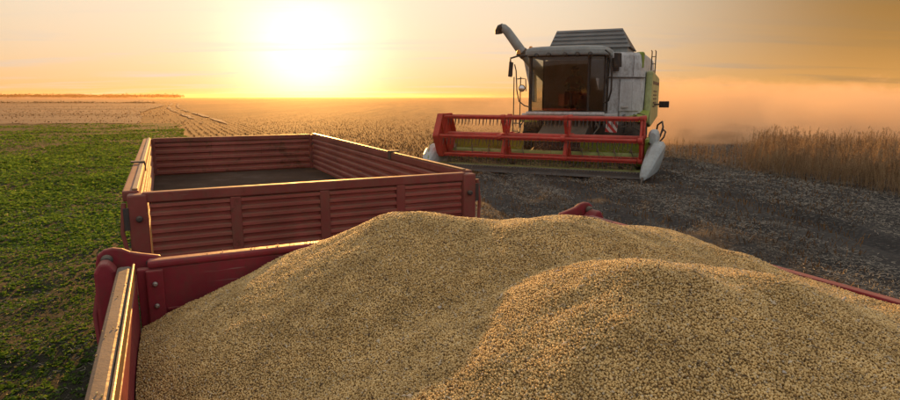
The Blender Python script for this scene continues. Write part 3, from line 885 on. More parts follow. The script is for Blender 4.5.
def near_trailer():
    Wt, zt, zb, Ln = 2.42, 1.69, 1.02, 5.42           # local y: 0 at the back board, -Ln at the end behind the camera
    t = empty('grain_trailer', None, (NL[0], NL[1], 0), ROW)
    tag(t, 'crimson trailer heaped with soybeans in the foreground with smooth board and grey rail', 'trailer')
    part('back_board', MB().box((0.006, -0.012, zb), (Wt - 0.006, 0.030, zt - 0.035)), 'crimson_board', t, 0.006)
    part('back_rail', MB().box((0.05, -0.022, zt - 0.035), (Wt - 0.05, 0.045, zt)), 'crimson_board', t, 0.012)
    part('board_crease', MB().box((0.115, -0.020, zt - 0.235), (Wt - 0.11, -0.013, zt - 0.222)), 'crimson_board', t, 0.003)
    for x in (0.075, Wt - 0.075):
        st = part('board_stiffener', MB().box((x - 0.035, -0.034, zb), (x + 0.035, -0.013, zt - 0.04)), 'crimson_board', t, 0.006)
        for z in (zt - 0.10, zt - 0.20, zt - 0.33, zt - 0.48):
            part('bolt', MB().lathe([(0, 0.011), (-0.010, 0.011), (-0.014, 0.006)], 'y', (x, -0.0345, z), 8), 'bright_steel', st)
    part('board_plate', MB().box((0.60, -0.0165, zt - 0.115), (0.612, -0.0125, zt - 0.075)), 'bright_steel', t)
    for sg, x0 in ((1, 0.0), (-1, Wt)):
        lo, hi = sorted((x0 - sg * 0.064, x0 - sg * 0.006))
        part('side_rail', MB().box((lo, -Ln, zt - 0.07), (hi, -0.05, zt)), 'worn_cap' if sg > 0 else 'crimson_board', t, 0.014)
        lo, hi = sorted((x0 - sg * 0.0058, x0 + sg * 0.005))
        part('side_lip', MB().box((lo, -Ln, zt - 0.05), (hi, -0.05, zt + 0.006)), 'lip_metal' if sg > 0 else 'crimson_board', t, 0.004)
        lo, hi = sorted((x0 - sg * 0.045, x0 + sg * 0.004))
        part('side_board', MB().box((lo, -Ln, zb), (hi, -0.05, zt - 0.071)), 'crimson_board', t, 0.004)
        for y in (-1.3, -2.6, -3.9): part('post', MB().box(tuple(sorted((x0 - sg * 0.046, x0 - sg * 0.085))[:1]) + (y - 0.04, zb), tuple(sorted((x0 - sg * 0.046, x0 - sg * 0.085))[1:]) + (y + 0.04, zt - 0.072)), 'crimson_board', t, 0.006)
        # rounded corner ear that carries the board hinge
        ear = []
        for a in range(0, 181, 15): ear.append((0.075 * math.cos(R(a)) - 0.055, 0.045 + 0.060 * math.sin(R(a))))
        poly = [(sg * -1 * -p[0], p[1]) for p in ear]
        pts = [(-0.150, -0.42), (-0.150, 0.0), (-0.140, 0.035), (-0.115, 0.055), (-0.080, 0.060), (-0.045, 0.052), (-0.015, 0.035), (0.030, 0.022), (0.105, 0.004), (0.105, -0.060), (-0.035, -0.075), (-0.060, -0.42)]
        mb = MB().prism([(x0 + sg * p[0], zt + p[1]) for p in pts], 'y', 0.046, 0.075)
        er = part('corner_ear', mb, 'crimson_board', t, 0.008)
        mb = MB().prism([(x0 + sg * p[0], zt + p[1]) for p in ((-0.150, -0.42), (-0.150, -0.02), (-0.125, 0.02), (-0.095, 0.02), (-0.070, -0.02), (-0.070, -0.42))], 'y', -0.055, 0.045)
        part('corner_post', mb, 'crimson_board', t, 0.012)
        part('hinge_pin', MB().lathe([(-0.005, 0.024), (-0.022, 0.024), (-0.030, 0.014)], 'y', (x0 - sg * 0.105, 0.046, zt + 0.012), 12), 'dark_steel', er)
        part('hinge_pin', MB().lathe([(-0.005, 0.012), (-0.016, 0.012)], 'y', (x0 + sg * 0.055, 0.046, zt - 0.02), 8), 'dark_steel', er)
        part('latch_lever', MB().tube([(x0 - sg * 0.13, 0.07, zt - 0.05), (x0 - sg * 0.165, 0.02, zt - 0.22), (x0 - sg * 0.15, -0.05, zt - 0.40)], [0.015, 0.013, 0.011], 8), 'crimson_board', t)
    part('front_board', MB().box((0.05, -Ln - 0.03, zb), (Wt - 0.05, -Ln - 0.001, zt)), 'crimson_board', t, 0.006)
    part('floor', MB().box((0.02, -Ln, zb - 0.06), (Wt - 0.02, 0.02, zb - 0.001)), 'trailer_floor', t)
    for x in (0.65, Wt - 0.65): part('chassis_beam', MB().box((x - 0.06, -Ln, 0.80), (x + 0.06, 0.1, zb - 0.061)), 'dark_steel', t, 0.01)
    for y in (-0.95, -Ln + 1.0): part('axle', MB().tube([(0.15, y, 0.45), (Wt - 0.15, y, 0.45)], 0.06), 'dark_steel', t)
    for x in (0.65, Wt - 0.65):
        for y in (-0.95, -Ln + 1.0): part('suspension', MB().prism([(y - 0.45, 0.80), (y - 0.12, 0.48), (y + 0.12, 0.48), (y + 0.45, 0.80)], 'x', x - 0.05, x + 0.05), 'dark_steel', t, 0.01)
    wheel_set(t, [(x, y, 0.44) for x in (0.20, Wt - 0.20) for y in (-0.95, -Ln + 1.0)], 0.44, 0.30)
    return t


near_trailer()

# ------------------------------------------------------------------ the grain heap
def heap_z(u, l):
    """cones of repose blended smoothly; u across, l along (0 at the back board, negative towards the camera)"""
    pk = [(1.14, -0.50, 1.922, 0.46), (1.33, -0.64, 1.902, 0.48), (1.53, -0.88, 1.918, 0.44), (1.72, -0.85, 1.90, 0.40), (2.05, -0.92, 1.808, 0.33), (2.25, -0.70, 1.748, 0.32),
          (2.15, -0.36, 1.745, 0.34), (2.30, -1.2, 1.715, 0.32), (2.33, -1.5, 1.70, 0.32), (1.46, -1.56, 1.92, 0.42), (1.2, -1.66, 1.84, 0.42), (0.98, -1.80, 1.77, 0.42),
          (1.80, -1.66, 1.86, 0.42), (2.33, -1.85, 1.705, 0.32), (1.20, -2.6, 1.80, 0.40), (1.1, -3.9, 1.85, 0.42)]
    k = 48.0; s = 0
    for pu, plv, h, sl in pk:
        d = np.sqrt((u - pu) ** 2 + (l - plv) ** 2 + 0.016)
        s = s + np.exp(k * (h - sl * d + 0.04 - 1.7))
    z = 1.7 + np.log(s) / k
    z = z + 0.022 * (vnoise(u * 5, l * 5, 41) - 0.5) + 0.010 * (vnoise(u * 16, l * 16, 42) - 0.5)
    return z


nu, nl2 = 190, 420
U, Lx = np.meshgrid(np.linspace(0.008, 2.41, nu), np.linspace(-5.38, -0.036, nl2))
Zh = np.maximum(heap_z(U, Lx), 1.03)
Xw = NL[0] + U * Wd[0] + Lx * Ld[0]; Yw = NL[1] + U * Wd[1] + Lx * Ld[1]
V = np.stack([Xw, Yw, Zh - 0.004], -1).reshape(-1, 3)
bed = np_mesh('grain_heap', V, grid_faces(nl2, nu), 'grain_bed', True)
sp = 0.0051
gu, gl = np.meshgrid(np.arange(0.012, 2.405, sp), np.arange(-3.15, -0.040, sp))
gu = (gu + rng.uniform(-0.45, 0.45, gu.shape) * sp).ravel(); gl = (gl + rng.uniform(-0.45, 0.45, gl.shape) * sp).ravel()
gz = heap_z(gu, gl) + rng.uniform(-0.0025, 0.0030, gu.shape)
px_ = NL[0] + gu * Wd[0] + gl * Ld[0]; py_ = NL[1] + gu * Wd[1] + gl * Ld[1]
near_ok = np.hypot(px_, py_) > 0.0
P = np.stack([px_, py_, gz], -1)[near_ok]
# stray beans on the back rail and the left cap
e1 = np.stack([0.2 + 0.9 * rng.random(60) ** 0.5, -0.02 + 0.05 * rng.random(60), np.full(60, 1.6935)], -1)
e2 = np.stack([-0.058 + 0.045 * rng.random(26), -0.2 - 2.0 * rng.random(26), np.full(26, 1.6935)], -1)
ee = np.vstack([e1, e2])
P = np.vstack([P, np.stack([NL[0] + ee[:, 0] * Wd[0] + ee[:, 1] * Ld[0], NL[1] + ee[:, 0] * Wd[1] + ee[:, 1] * Ld[1], ee[:, 2]], -1)])
bean_pts = bpy.data.meshes.new('soybean_heap'); bean_pts.vertices.add(len(P)); bean_pts.vertices.foreach_set('co', P.astype(np.float32).ravel()); bean_pts.update()
bean_pts.materials.append(MATS['soybean'])
heap = put('soybean_heap', bean_pts)
tag(heap, 'heap of tan harvested soybeans filling the near trailer', 'grain', kind='stuff')
ng = bpy.data.node_groups.new('bean_instances', 'GeometryNodeTree')
ng.interface.new_socket('Geometry', in_out='INPUT', socket_type='NodeSocketGeometry')
ng.interface.new_socket('Geometry', in_out='OUTPUT', socket_type='NodeSocketGeometry')
gn, gk = ng.nodes, ng.links
gi, go = gn.new('NodeGroupInput'), gn.new('NodeGroupOutput')
ico = gn.new('GeometryNodeMeshIcoSphere'); ico.inputs['Radius'].default_value = 0.0032; ico.inputs['Subdivisions'].default_value = 2
smo = gn.new('GeometryNodeSetShadeSmooth'); gk.new(ico.outputs[0], smo.inputs[0])
tr = gn.new('GeometryNodeTransform'); tr.inputs['Scale'].default_value = (1.0, 0.88, 0.80); gk.new(smo.outputs[0], tr.inputs[0])
smat = gn.new('GeometryNodeSetMaterial'); smat.inputs['Material'].default_value = MATS['soybean']; gk.new(tr.outputs[0], smat.inputs[0])
inst = gn.new('GeometryNodeInstanceOnPoints')
gk.new(gi.outputs[0], inst.inputs['Points']); gk.new(smat.outputs[0], inst.inputs['Instance'])
rv = gn.new('FunctionNodeRandomValue'); rv.data_type = 'FLOAT_VECTOR'; rv.inputs[1].default_value = (6.28, 6.28, 6.28); gk.new(rv.outputs[0], inst.inputs['Rotation'])
rs_ = gn.new('FunctionNodeRandomValue'); rs_.data_type = 'FLOAT'; rs_.inputs[2].default_value = 0.66; rs_.inputs[3].default_value = 1.24; gk.new(rs_.outputs[1], inst.inputs['Scale'])
gk.new(inst.outputs[0], go.inputs[0])
md = heap.modifiers.new('beans', 'NODES'); md.node_group = ng
bed_o = put('grain_bed', bed, heap)
print('beans', len(P))

# chaff: broken pod skins and stem bits mixed into the grain
nc = 5200
cu = 0.02 + 2.36 * rng.random(nc); cl_ = -0.05 - 2.9 * rng.random(nc)
cz = heap_z(cu, cl_) + 0.003 + 0.002 * rng.random(nc)
cp_ = np.stack([NL[0] + cu * Wd[0] + cl_ * Ld[0], NL[1] + cu * Wd[1] + cl_ * Ld[1], cz], -1)
az = rng.random(nc) * 2 * PI; ln = (0.004 + 0.012 * rng.random(nc) ** 3)[:, None]; wd = (0.0016 + 0.0025 * rng.random(nc))[:, None]
d1 = np.stack([np.cos(az), np.sin(az), rng.normal(size=nc) * 0.3], -1); d2 = np.stack([-np.sin(az), np.cos(az), rng.normal(size=nc) * 0.3], -1)
up = np.array([0, 0, 0.0012])
V = np.stack([cp_ - d1 * ln, cp_ + d2 * wd + up, cp_ + d1 * ln, cp_ - d2 * wd + up, cp_ + up * 2.5], 1).reshape(-1, 3)
b_ = np.arange(nc)[:, None] * 5
F = np.concatenate([b_ + np.array([[a, (a + 1) % 4, 4]]) for a in range(4)])
put('chaff', np_mesh('chaff', V, F, 'chaff'), heap)['kind'] = 'stuff'

# pale husks lying on the beans
HUSK = [(0.95, -1.12, .022), (1.62, -1.95, .020), (2.02, -1.80, .026), (1.30, -1.30, .018), (2.12, -1.52, .018), (0.62, -0.62, .016), (1.42, -2.02, .016)]
HUSK.sort(key=lambda q: (NL[0] + q[0] * Wd[0] + q[1] * Ld[0]) / (NL[1] + q[0] * Wd[1] + q[1] * Ld[1]))
for i, (u, l, s) in enumerate(HUSK):
    mb = MB(); n = 7
    rings = []
    for k in range(n):
        t_ = k / (n - 1); w = math.sin(PI * min(0.97, max(0.03, t_))) * 0.36
        rings.append([(t_ - 0.5, w * math.cos(q * PI / 3), 0.28 * w * math.sin(q * PI / 3) + 0.10 * math.sin(PI * t_)) for q in range(6)])
    mb.rings(rings)
    z = float(heap_z(np.array(u), np.array(l))) + 0.006
    o = put('husk', mb.mesh('husk', 'husk_pale'), None, (NL[0] + u * Wd[0] + l * Ld[0], NL[1] + u * Wd[1] + l * Ld[1], z), (0.15 * i - .3, -0.2 + .1 * i, i * 1.7)); o.scale = (s, s, s)
    tag(o, 'pale pod husk lying on the soybean heap, ' + ORD[i] + (' of seven' if i == 0 else ' from the left'), 'husk', 'pod husks on the grain')

# ------------------------------------------------------------------ combine harvester
TH = R(-22.8)
CO = (2.745, 18.45, 0)
cb = empty('combine_harvester', None, CO, TH)
tag(cb, 'silver and lime combine harvester with red reel facing the camera in the field', 'combine harvester')


def sub(name, mb, mat, par, bevel=0.0): return part(name, mb, mat, par, bevel)


# --- header
hd = empty('header', cb)
RZ, RRAD, RX0, RX1 = 1.17, 0.70, -3.02, 3.06


def hexpt(k, r=RRAD): return (r * math.cos(R(60 * k)), RZ + r * math.sin(R(60 * k)))


bat = MB()
bat_me = MB().tube([(RX0, 0, 0), (RX1, 0, 0)], 0.048, 10).box((RX0, -0.012, -0.075), (RX1, 0.012, -0.03)).mesh('reel_bat', 'reel_red')
tine_me = MB().tube([(0, 0, -0.03), (0, -0.015, -0.14), (0, -0.06, -0.27)], [0.015, 0.013, 0.008], 6).mesh('reel_tine', 'dark_steel')
for k in range(6):
    y, z = hexpt(k)
    put('reel_bat', bat_me, hd, (0, y, z), bevel=0)
    for j in range(49): put('reel_tine', tine_me, hd, (RX0 + 0.12 + j * (RX1 - RX0 - 0.24) / 48 + random.uniform(-.012, .012), y, z), (random.uniform(-.08, .08), random.uniform(-.05, .05), 0))
sub('reel_tube', MB().tube([(RX0, 0, RZ), (RX1, 0, RZ)], 0.105, 16), 'reel_red', hd)


def spider(x, th=0.05):
    mb = MB(); hexo = [hexpt(k) for k in range(6)]
    for k in range(6):
        y, z = hexo[k]; c = Vector((x, 0, RZ)); e = Vector((x, y, z)); d = (e - c).normalized(); s = Vector((0, -d.z, d.y))
        # arm wide at the hub and the bat, with two lightening holes left open between its flanges
        for off in (-1, 1):
            mb.beam(c + d * 0.10 + s * off * 0.085, e - d * 0.04 + s * off * 0.070, th, 0.070, s)
        for t_ in (0.30, 0.62, 0.92): mb.beam(c + d * RRAD * t_ - s * 0.07, c + d * RRAD * t_ + s * 0.07, th, 0.06, d)
    mb.lathe([(-th / 2 - .02, 0.17), (th / 2 + .02, 0.17)], 'x', (x, 0, RZ), 20)
    for k in range(6):
        y, z = hexo[k]; mb.lathe([(-th / 2 - .015, 0.085), (th / 2 + .015, 0.085)], 'x', (x, y, z), 12)
    return mb


for x in (-1.02, 0.95): sub('reel_spider', spider(x, 0.10), 'reel_red', hd, 0.008)
# closed hexagonal plate on the left end, open one on the right
pl_ = MB().prism([hexpt(k, RRAD + 0.10) for k in range(6)], 'x', RX0 - 0.24, RX0 - 0.20)
ep = sub('reel_end_plate', pl_, 'reel_red', hd, 0.012)
mb = MB()
for k in range(6):
    a, b_ = hexpt(k, RRAD + 0.08), hexpt(k + 1, RRAD + 0.08)
    mb.beam((RX0 - 0.12, *a), (RX0 - 0.12, *b_), 0.16, 0.05, (0, a[0] + b_[0], a[1] + b_[1] - 2 * RZ))
    mb.beam((RX0 - 0.18, 0, RZ), (RX0 - 0.18, *hexpt(k, RRAD + 0.04)), 0.05, 0.07, (1, 0, 0))
sub('reel_end_flange', mb, 'reel_red', hd, 0.006)
sub('reel_end_plate', spider(RX1 + 0.09, 0.10), 'reel_red', hd, 0.008)
mb = MB()
for k in range(6):
    a, b_ = hexpt(k, RRAD), hexpt(k + 1, RRAD); mb.beam((RX1 + 0.09, *a), (RX1 + 0.09, *b_), 0.06, 0.06, (1, 0, 0))
sub('reel_end_flange', mb, 'reel_red', hd, 0.006)
for x, s in ((RX0 - 0.40, -1), (RX1 + 0.24, 1)):
    sub('reel_arm', MB().beam((x, 1.25, 0.98), (x, 0.0, RZ), 0.09, 0.14).beam((x, 0.0, RZ), (x, -0.35, RZ - 0.02), 0.09, 0.10), 'lime_dull' if s > 0 else 'silver', hd, 0.012)
    sub('reel_ram', MB().tube([(x + s * .08, 0.9, 0.55), (x + s * .08, 0.45, 1.08)], [0.035, 0.022], 10), 'dark_steel', hd)

# trough, back wall, auger, knife
HX0, HX1 = -3.24, 3.24
mb = MB()
prof = [(-0.42, 0.24), (-0.30, 0.27), (0.10, 0.25), (0.35, 0.17), (0.60, 0.145), (0.85, 0.19), (1.02, 0.34), (1.08, 0.55)]
th_ = 0.03
for (y0, z0), (y1, z1) in zip(prof[:-1], prof[1:]):
    mb.add([(HX0, y0, z0), (HX1, y0, z0), (HX1, y1, z1), (HX0, y1, z1), (HX0, y0, z0 - th_), (HX1, y0, z0 - th_), (HX1, y1, z1 - th_), (HX0, y1, z1 - th_)],
           [(0, 1, 2, 3), (7, 6, 5, 4), (0, 4, 5, 1), (2, 6, 7, 3), (0, 3, 7, 4), (1, 5, 6, 2)])
sub('trough', mb, 'lime_dull', hd)
for a, b_ in ((HX0, -0.75), (1.15, HX1)): sub('back_wall', MB().box((a, 1.085, 0.52), (b_, 1.125, 0.96)), 'lime', hd, 0.01)
sub('top_beam', MB().beam((HX0, 1.15, 1.01), (HX1, 1.15, 1.01), 0.16, 0.14), 'lime', hd, 0.02)
mb = MB().tube([(HX0 + 0.06, 0.62, 0.50), (HX1 - 0.06, 0.62, 0.50)], 0.20, 18)
sub('auger_drum', mb, 'lime_dull', hd)
mb = MB(); n_t = 150
for s, xa, xb in ((1, HX0 + 0.08, -0.5), (-1, HX1 - 0.08, 0.9)):
    vs_, fs = [], []
    for k in range(n_t):
        t_ = k / (n_t - 1); x = xa + (xb - xa) * t_; a = s * 2 * PI * 4.5 * t_
        for r_ in (0.195, 0.33):
            vs_ += [(x - 0.006, 0.62 + r_ * math.cos(a), 0.50 + r_ * math.sin(a)), (x + 0.006, 0.62 + r_ * math.cos(a), 0.50 + r_ * math.sin(a))]
        if k:
            o = 4 * k; p = o - 4
            fs += [(p, p + 2, o + 2, o), (p + 1, o + 1, o + 3, p + 3), (p + 2, p + 3, o + 3, o + 2)]
    mb.add(vs_, fs, True)
sub('auger_flight', mb, 'skid_steel', hd)
sub('cutter_bar', MB().box((HX0, -0.46, 0.13), (HX1, -0.425, 0.25)).prism([(-0.47, 0.04), (-0.44, 0.15), (0.15, 0.13), (0.15, 0.06)], 'x', HX0, HX1), 'skid_steel', hd, 0.006)
kg = MB()
for p in (0,):
    kg.add([(-0.02, 0, -0.015), (0.02, 0, -0.015), (0.02, 0, 0.02), (-0.02, 0, 0.02), (0, -0.13, 0.0)], [(0, 1, 4), (1, 2, 4), (2, 3, 4), (3, 0, 4), (3, 2, 1, 0)])
kgm = kg.mesh('knife_guard', 'skid_steel')
for j in range(70): put('knife_guard', kgm, hd, (HX0 + 0.06 + j * (HX1 - HX0 - 0.12) / 69, -0.46, 0.215))
for x in (-2.4, -0.9, 0.9, 2.4): sub('skid_shoe', MB().prism([(-0.35, 0.055), (0.55, 0.0), (0.7, 0.06), (0.7, 0.12), (-0.35, 0.10)], 'x', x - 0.16, x + 0.16), 'skid_steel', hd, 0.01)


# straw caught on the knife, the auger and the reel
n = 520
cx_ = HX0 + 0.2 + (HX1 - HX0 - 0.4) * rng.random(n); pick = rng.random(n)
cy2 = np.where(pick < 0.5, -0.42 + 0.35 * rng.random(n), 0.2 + 0.7 * rng.random(n)); cz2 = np.where(pick < 0.5, 0.26 + 0.14 * rng.random(n), 0.30 + 0.55 * rng.random(n))
d = rng.normal(size=(n, 3)) * np.array([1.0, 0.5, 0.45]); d /= np.linalg.norm(d, axis=1)[:, None]
w_ = np.cross(d, rng.normal(size=(n, 3))); w_ /= np.linalg.norm(w_, axis=1)[:, None]; q_ = np.cross(d, w_)
Ls = (0.10 + 0.20 * rng.random(n))[:, None]; C = np.stack([cx_, cy2, cz2], -1); t_ = 0.006
V = np.stack([C - d * Ls + w_ * t_, C - d * Ls - w_ * t_, C - d * Ls + q_ * t_, C + d * Ls + w_ * t_, C + d * Ls - w_ * t_, C + d * Ls + q_ * t_], 1).reshape(-1, 3)
b_ = np.arange(n)[:, None] * 6
F = np.concatenate([b_ + np.array([[0, 1, 4, 3]]), b_ + np.array([[1, 2, 5, 4]]), b_ + np.array([[2, 0, 3, 5]])])
put('caught_straw', np_mesh('caught_straw', V, F, 'dry_stalk'), hd)['kind'] = 'stuff'


def loft(secs, n=18, pw=2.6, shear=0.0, zc=0.6, flat=False):
    """secs: (x, y, z, half width, half height) superellipse rings along y"""
    rings = []
    for x, y, z, hw, hh in secs:
        q = []
        for k in range(n):
            a = 2 * PI * k / n; c, s = math.cos(a), math.sin(a)
            dz = z + hh * abs(s) ** (2 / pw) * (1 if s >= 0 else -1) - zc
            q.append((x + shear * dz + hw * abs(c) ** (2 / pw) * (1 if c >= 0 else -1), y, z + hh * abs(s) ** (2 / pw) * (1 if s >= 0 else -1)))
        rings.append(q)
    return MB().rings(rings, smooth=not flat)


# crop dividers and end sheets
for s, X in ((1, 3.28), (-1, -3.28)):
    k = 1.0 if s > 0 else 0.62
    sub('end_sheet', MB().prism([(-0.42, 0.10), (-0.40, 0.32), (0.1, 0.55), (0.75, 0.98), (1.24, 1.06), (1.24, 0.12), (0.4, 0.06)], 'x', min(X - s * 0.035, X), max(X - s * 0.035, X)), 'lime' if s > 0 else 'silver', hd, 0.008)
    sub('crop_divider', loft([(X + s * .13, -1.12, 0.17, .07, .06), (X + s * .14, -1.02, 0.28, .14, .15), (X + s * .17, -0.78, 0.46 * (.72 + .28 * k), .20, .30 * k), (X + s * .20, -0.40, 0.58 * (.6 + .4 * k), .24, .42 * k), (X + s * .22, 0.10, 0.66 * (.6 + .4 * k), .25, .47 * k), (X + s * .21, 0.60, 0.66 * (.6 + .4 * k), .23, .44 * k), (X + s * .18, 1.05, 0.62 * (.6 + .4 * k), .15, .32 * k)], 10, 3.4, s * 0.20, flat=True), 'divider_white', hd, 0.02)
    sub('divider_seam', MB().tube([(X + s * .05, -0.98, 0.46), (X + s * .16, -0.72, 0.70 * (.6 + .4 * k)), (X + s * .30, -0.38, 0.95 * (.6 + .4 * k)), (X + s * .34, 0.0, 1.08 * (.6 + .4 * k))], 0.018, 6), 'lime_dull', hd)
    sub('divider_tip', MB().tube([(X + s * .02, -1.07, 0.18), (X + s * .01, -1.30, 0.09), (X + s * .0, -1.40, 0.05)], [0.040, 0.026, 0.008], 8), 'dark_steel', hd)
    sub('divider_foot', MB().box((min(X + s * .08, X + s * .26), -0.75, 0.02), (max(X + s * .08, X + s * .26), -0.05, 0.16)), 'dark_steel', hd, 0.02)
sub('drive_cover', loft([(3.42, 0.10, 1.20, .10, .16), (3.44, 0.22, 1.21, .15, .24), (3.45, 0.42, 1.20, .16, .26), (3.43, 0.62, 1.16, .11, .18)]), 'divider_white', hd)
sub('hydraulic_hose', MB().tube([(3.46, 0.75, 0.9), (3.60, 0.80, 1.25), (3.66, 0.85, 1.5), (3.62, 1.0, 1.66), (3.48, 1.25, 1.55), (3.42, 1.4, 1.2)], 0.028, 8), 'black_plastic', hd)
sub('hydraulic_hose', MB().tube([(3.50, 0.72, 0.95), (3.70, 0.76, 1.2), (3.74, 0.82, 1.36), (3.66, 1.1, 1.42), (3.5, 1.4, 1.1)], 0.024, 8), 'black_plastic', hd)
hz = sub('warning_plate', MB().box((-0.18, -0.008, -0.20), (0.18, 0.008, 0.20)), 'hazard', hd, 0.004); hz.location = (2.12, 1.02, 1.50); hz.rotation_euler = (0, R(4), 0)
hz['label'] = 'red and white striped warning plate'
sub('warning_post', MB().tube([(2.12, 1.06, 1.05), (2.12, 1.06, 1.6)], 0.02, 8), 'dark_steel', hd)

# --- feeder house and underbody
sub('feeder_house', MB().prism([(1.10, 0.40), (1.10, 1.02), (3.4, 1.78), (3.6, 1.20), (2.9, 0.95)], 'x', -0.40, 1.20), 'dark_steel', cb, 0.02)
sub('feeder_ram', MB().tube([(-0.55, 1.4, 0.55), (-0.55, 3.6, 1.0)], 0.06, 10), 'dark_steel', cb)
sub('chassis', MB().box((-0.8, 3.3, 0.75), (2.3, 8.6, 1.41)), 'dark_steel', cb, 0.03)
sub('axle', MB().beam((-1.2, 4.1, 0.98), (2.75, 4.1, 0.98), 0.32, 0.36), 'dark_steel', cb, 0.03)
sub('axle', MB().beam((-0.9, 8.0, 0.7), (2.5, 8.0, 0.7), 0.2, 0.22), 'dark_steel', cb, 0.03)
wheel_set(cb, [(-1.05, 4.1, 0.92), (2.55, 4.1, 0.92)], 0.92, 0.72)
wheel_set(cb, [(-0.75, 8.0, 0.62), (2.35, 8.0, 0.62)], 0.62, 0.45)

# --- hull
plan = [(-0.84, 4.26), (1.56, 4.26), (1.60, 3.42), (2.05, 3.50), (2.42, 3.66), (2.66, 3.90), (2.76, 4.25), (2.80, 4.8), (2.80, 8.6), (2.3, 9.1), (-0.5, 9.1), (-0.86, 8.6), (-0.88, 4.5)]
mb = MB(); cen = Vector((0.76, 6.2))


def plan_ring(z, k, dz=0): return [((p[0] - cen.x) * k + cen.x, (p[1] - cen.y) * (0.5 + 0.5 * k) + cen.y, z) for p in plan]


mb.rings([plan_ring(1.42, 0.985), plan_ring(1.55, 1.0), plan_ring(2.6, 1.0), plan_ring(3.55, 0.985), plan_ring(3.84, 0.968), plan_ring(3.94, 0.935)], smooth=False)
sub('hull', mb, 'silver', cb, 0.03)
sub('hull_collar', MB().prism([(1.64, 3.36), (2.05, 3.44), (2.44, 3.61), (2.70, 3.87), (2.80, 4.2), (2.74, 4.2), (2.62, 3.93), (2.40, 3.70), (2.04, 3.54), (1.64, 3.46)], 'z', 3.06, 3.09), 'dark_steel', cb)
# access door set in the rounded shoulder and its handle
dpts = [(2.02, 3.455), (2.42, 3.62), (2.68, 3.88)]
mb = MB()
for (x0, y0), (x1, y1) in zip(dpts[:-1], dpts[1:]): mb.beam((x0, y0 - 0.02, 2.42), (x1, y1 - 0.02, 2.42), 0.05, 1.02)
sd_ = sub('shoulder_door', mb, 'pale_grey', cb, 0.015)
sub('door_handle', MB().box((2.10, 3.38, 2.02), (2.34, 3.46, 2.08)), 'bright_steel', sd_, 0.01)
sub('air_grille', MB().box((1.72, 3.30, 3.28), (1.98, 3.40, 3.74)), 'black_plastic', cb, 0.02)
for k in range(6): sub('grille_slat', MB().box((1.74, 3.275, 3.32 + k * 0.07), (1.96, 3.299, 3.345 + k * 0.07)), 'dark_steel', cb)
# lime side cover, bulging past the hull
sub('side_cover', MB().prism([(4.55, 3.30), (4.75, 3.34), (8.3, 3.2), (8.5, 2.9), (8.5, 1.55), (4.9, 1.30), (4.25, 1.45), (4.22, 1.9)], 'x', 2.79, 3.02), 'lime_pale', cb, 0.07)
sub('shoulder_strip', MB().box((2.45, 4.05, 3.40), (2.72, 4.40, 3.97)), 'lime_dull', cb, 0.05)
sub('fender', MB().prism([(3.25, 1.62), (4.4, 1.98), (5.2, 1.92), (5.2, 1.84), (4.4, 1.90), (3.25, 1.54)], 'x', 2.05, 3.0), 'lime', cb, 0.02)
sub('fender', MB().prism([(3.2, 1.56), (4.4, 1.92), (4.4, 1.84), (3.2, 1.48)], 'x', -1.5, -0.85), 'lime', cb, 0.02)
sub('platform', MB().box((-1.15, 2.15, 1.68), (2.0, 3.40, 1.84)).box((-0.95, 3.401, 1.68), (1.55, 4.24, 1.84)), 'pale_grey', cb, 0.03)
sub('platform_edge', MB().box((-0.98, 2.08, 1.80), (1.72, 2.149, 1.90)), 'silver', cb, 0.02)

for x, z0, z1 in ((2.02, 1.60, 3.02), (2.43, 3.12, 3.80)): sub('panel_seam', MB().beam((x, 3.47 if x < 2.3 else 3.655, z0), (x, 3.47 if x < 2.3 else 3.655, z1), 0.012, 0.03, (0, 1, 0)), 'dark_steel', cb)
for k in range(5): sub('cooling_slat', MB().beam((3.025, 5.3, 2.05 + k * 0.14), (3.025, 6.9, 2.05 + k * 0.14), 0.03, 0.05), 'dark_steel', cb)
sub('cover_stripe', MB().box((3.018, 4.9, 2.86), (3.028, 8.2, 2.98)), 'dark_steel', cb)
for x in (1.78, 2.22, 2.56): sub('body_lamp', MB().lathe([(0.05, 0.055), (-0.03, 0.06), (-0.04, 0.03)], 'y', (x, 3.40 + 0.30 * max(0, x - 1.9) ** 1.2, 1.74), 12), 'lamp_glass', cb)
sub('cable', MB().tube([(-1.0, 2.3, 1.7), (-1.12, 2.0, 1.45), (-1.05, 1.6, 1.2), (-1.3, 1.2, 1.08)], 0.025, 8), 'black_plastic', cb)
sub('cable', MB().tube([(1.35, 2.2, 1.72), (1.6, 1.8, 1.4), (1.5, 1.4, 1.2), (1.9, 1.2, 1.1)], 0.025, 8), 'black_plastic', cb)

# --- grain tank with its folding roof
sub('tank_rim', MB().box((-0.62, 4.25, 3.93), (2.12, 6.6, 4.16)), 'roof_grey', cb, 0.02)
x0, x1, xr = -0.72, 2.22, 1.80
A_, B_, C_, D_ = (x0, 4.15, 4.17), (x1, 4.15, 4.17), (xr, 5.25, 4.93), (x0 + .05, 5.25, 4.93)


def slab(a, b_, c, d, th):
    n_ = (Vector(b_) - Vector(a)).cross(Vector(d) - Vector(a)).normalized() * th
    q = [Vector(p) for p in (a, b_, c, d)]
    return MB().add(q + [p - n_ for p in q], [(0, 1, 2, 3), (7, 6, 5, 4), (0, 4, 5, 1), (1, 5, 6, 2), (2, 6, 7, 3), (3, 7, 4, 0)])


def slab_mb(a, b_, c, d, th):
    n_ = (Vector(b_) - Vector(a)).cross(Vector(d) - Vector(a)).normalized() * th
    q = [Vector(p) for p in (a, b_, c, d)]
    m_ = MB(); m_.add(q + [p - n_ for p in q], [(0, 1, 2, 3), (7, 6, 5, 4), (0, 4, 5, 1), (1, 5, 6, 2), (2, 6, 7, 3), (3, 7, 4, 0)]); return m_


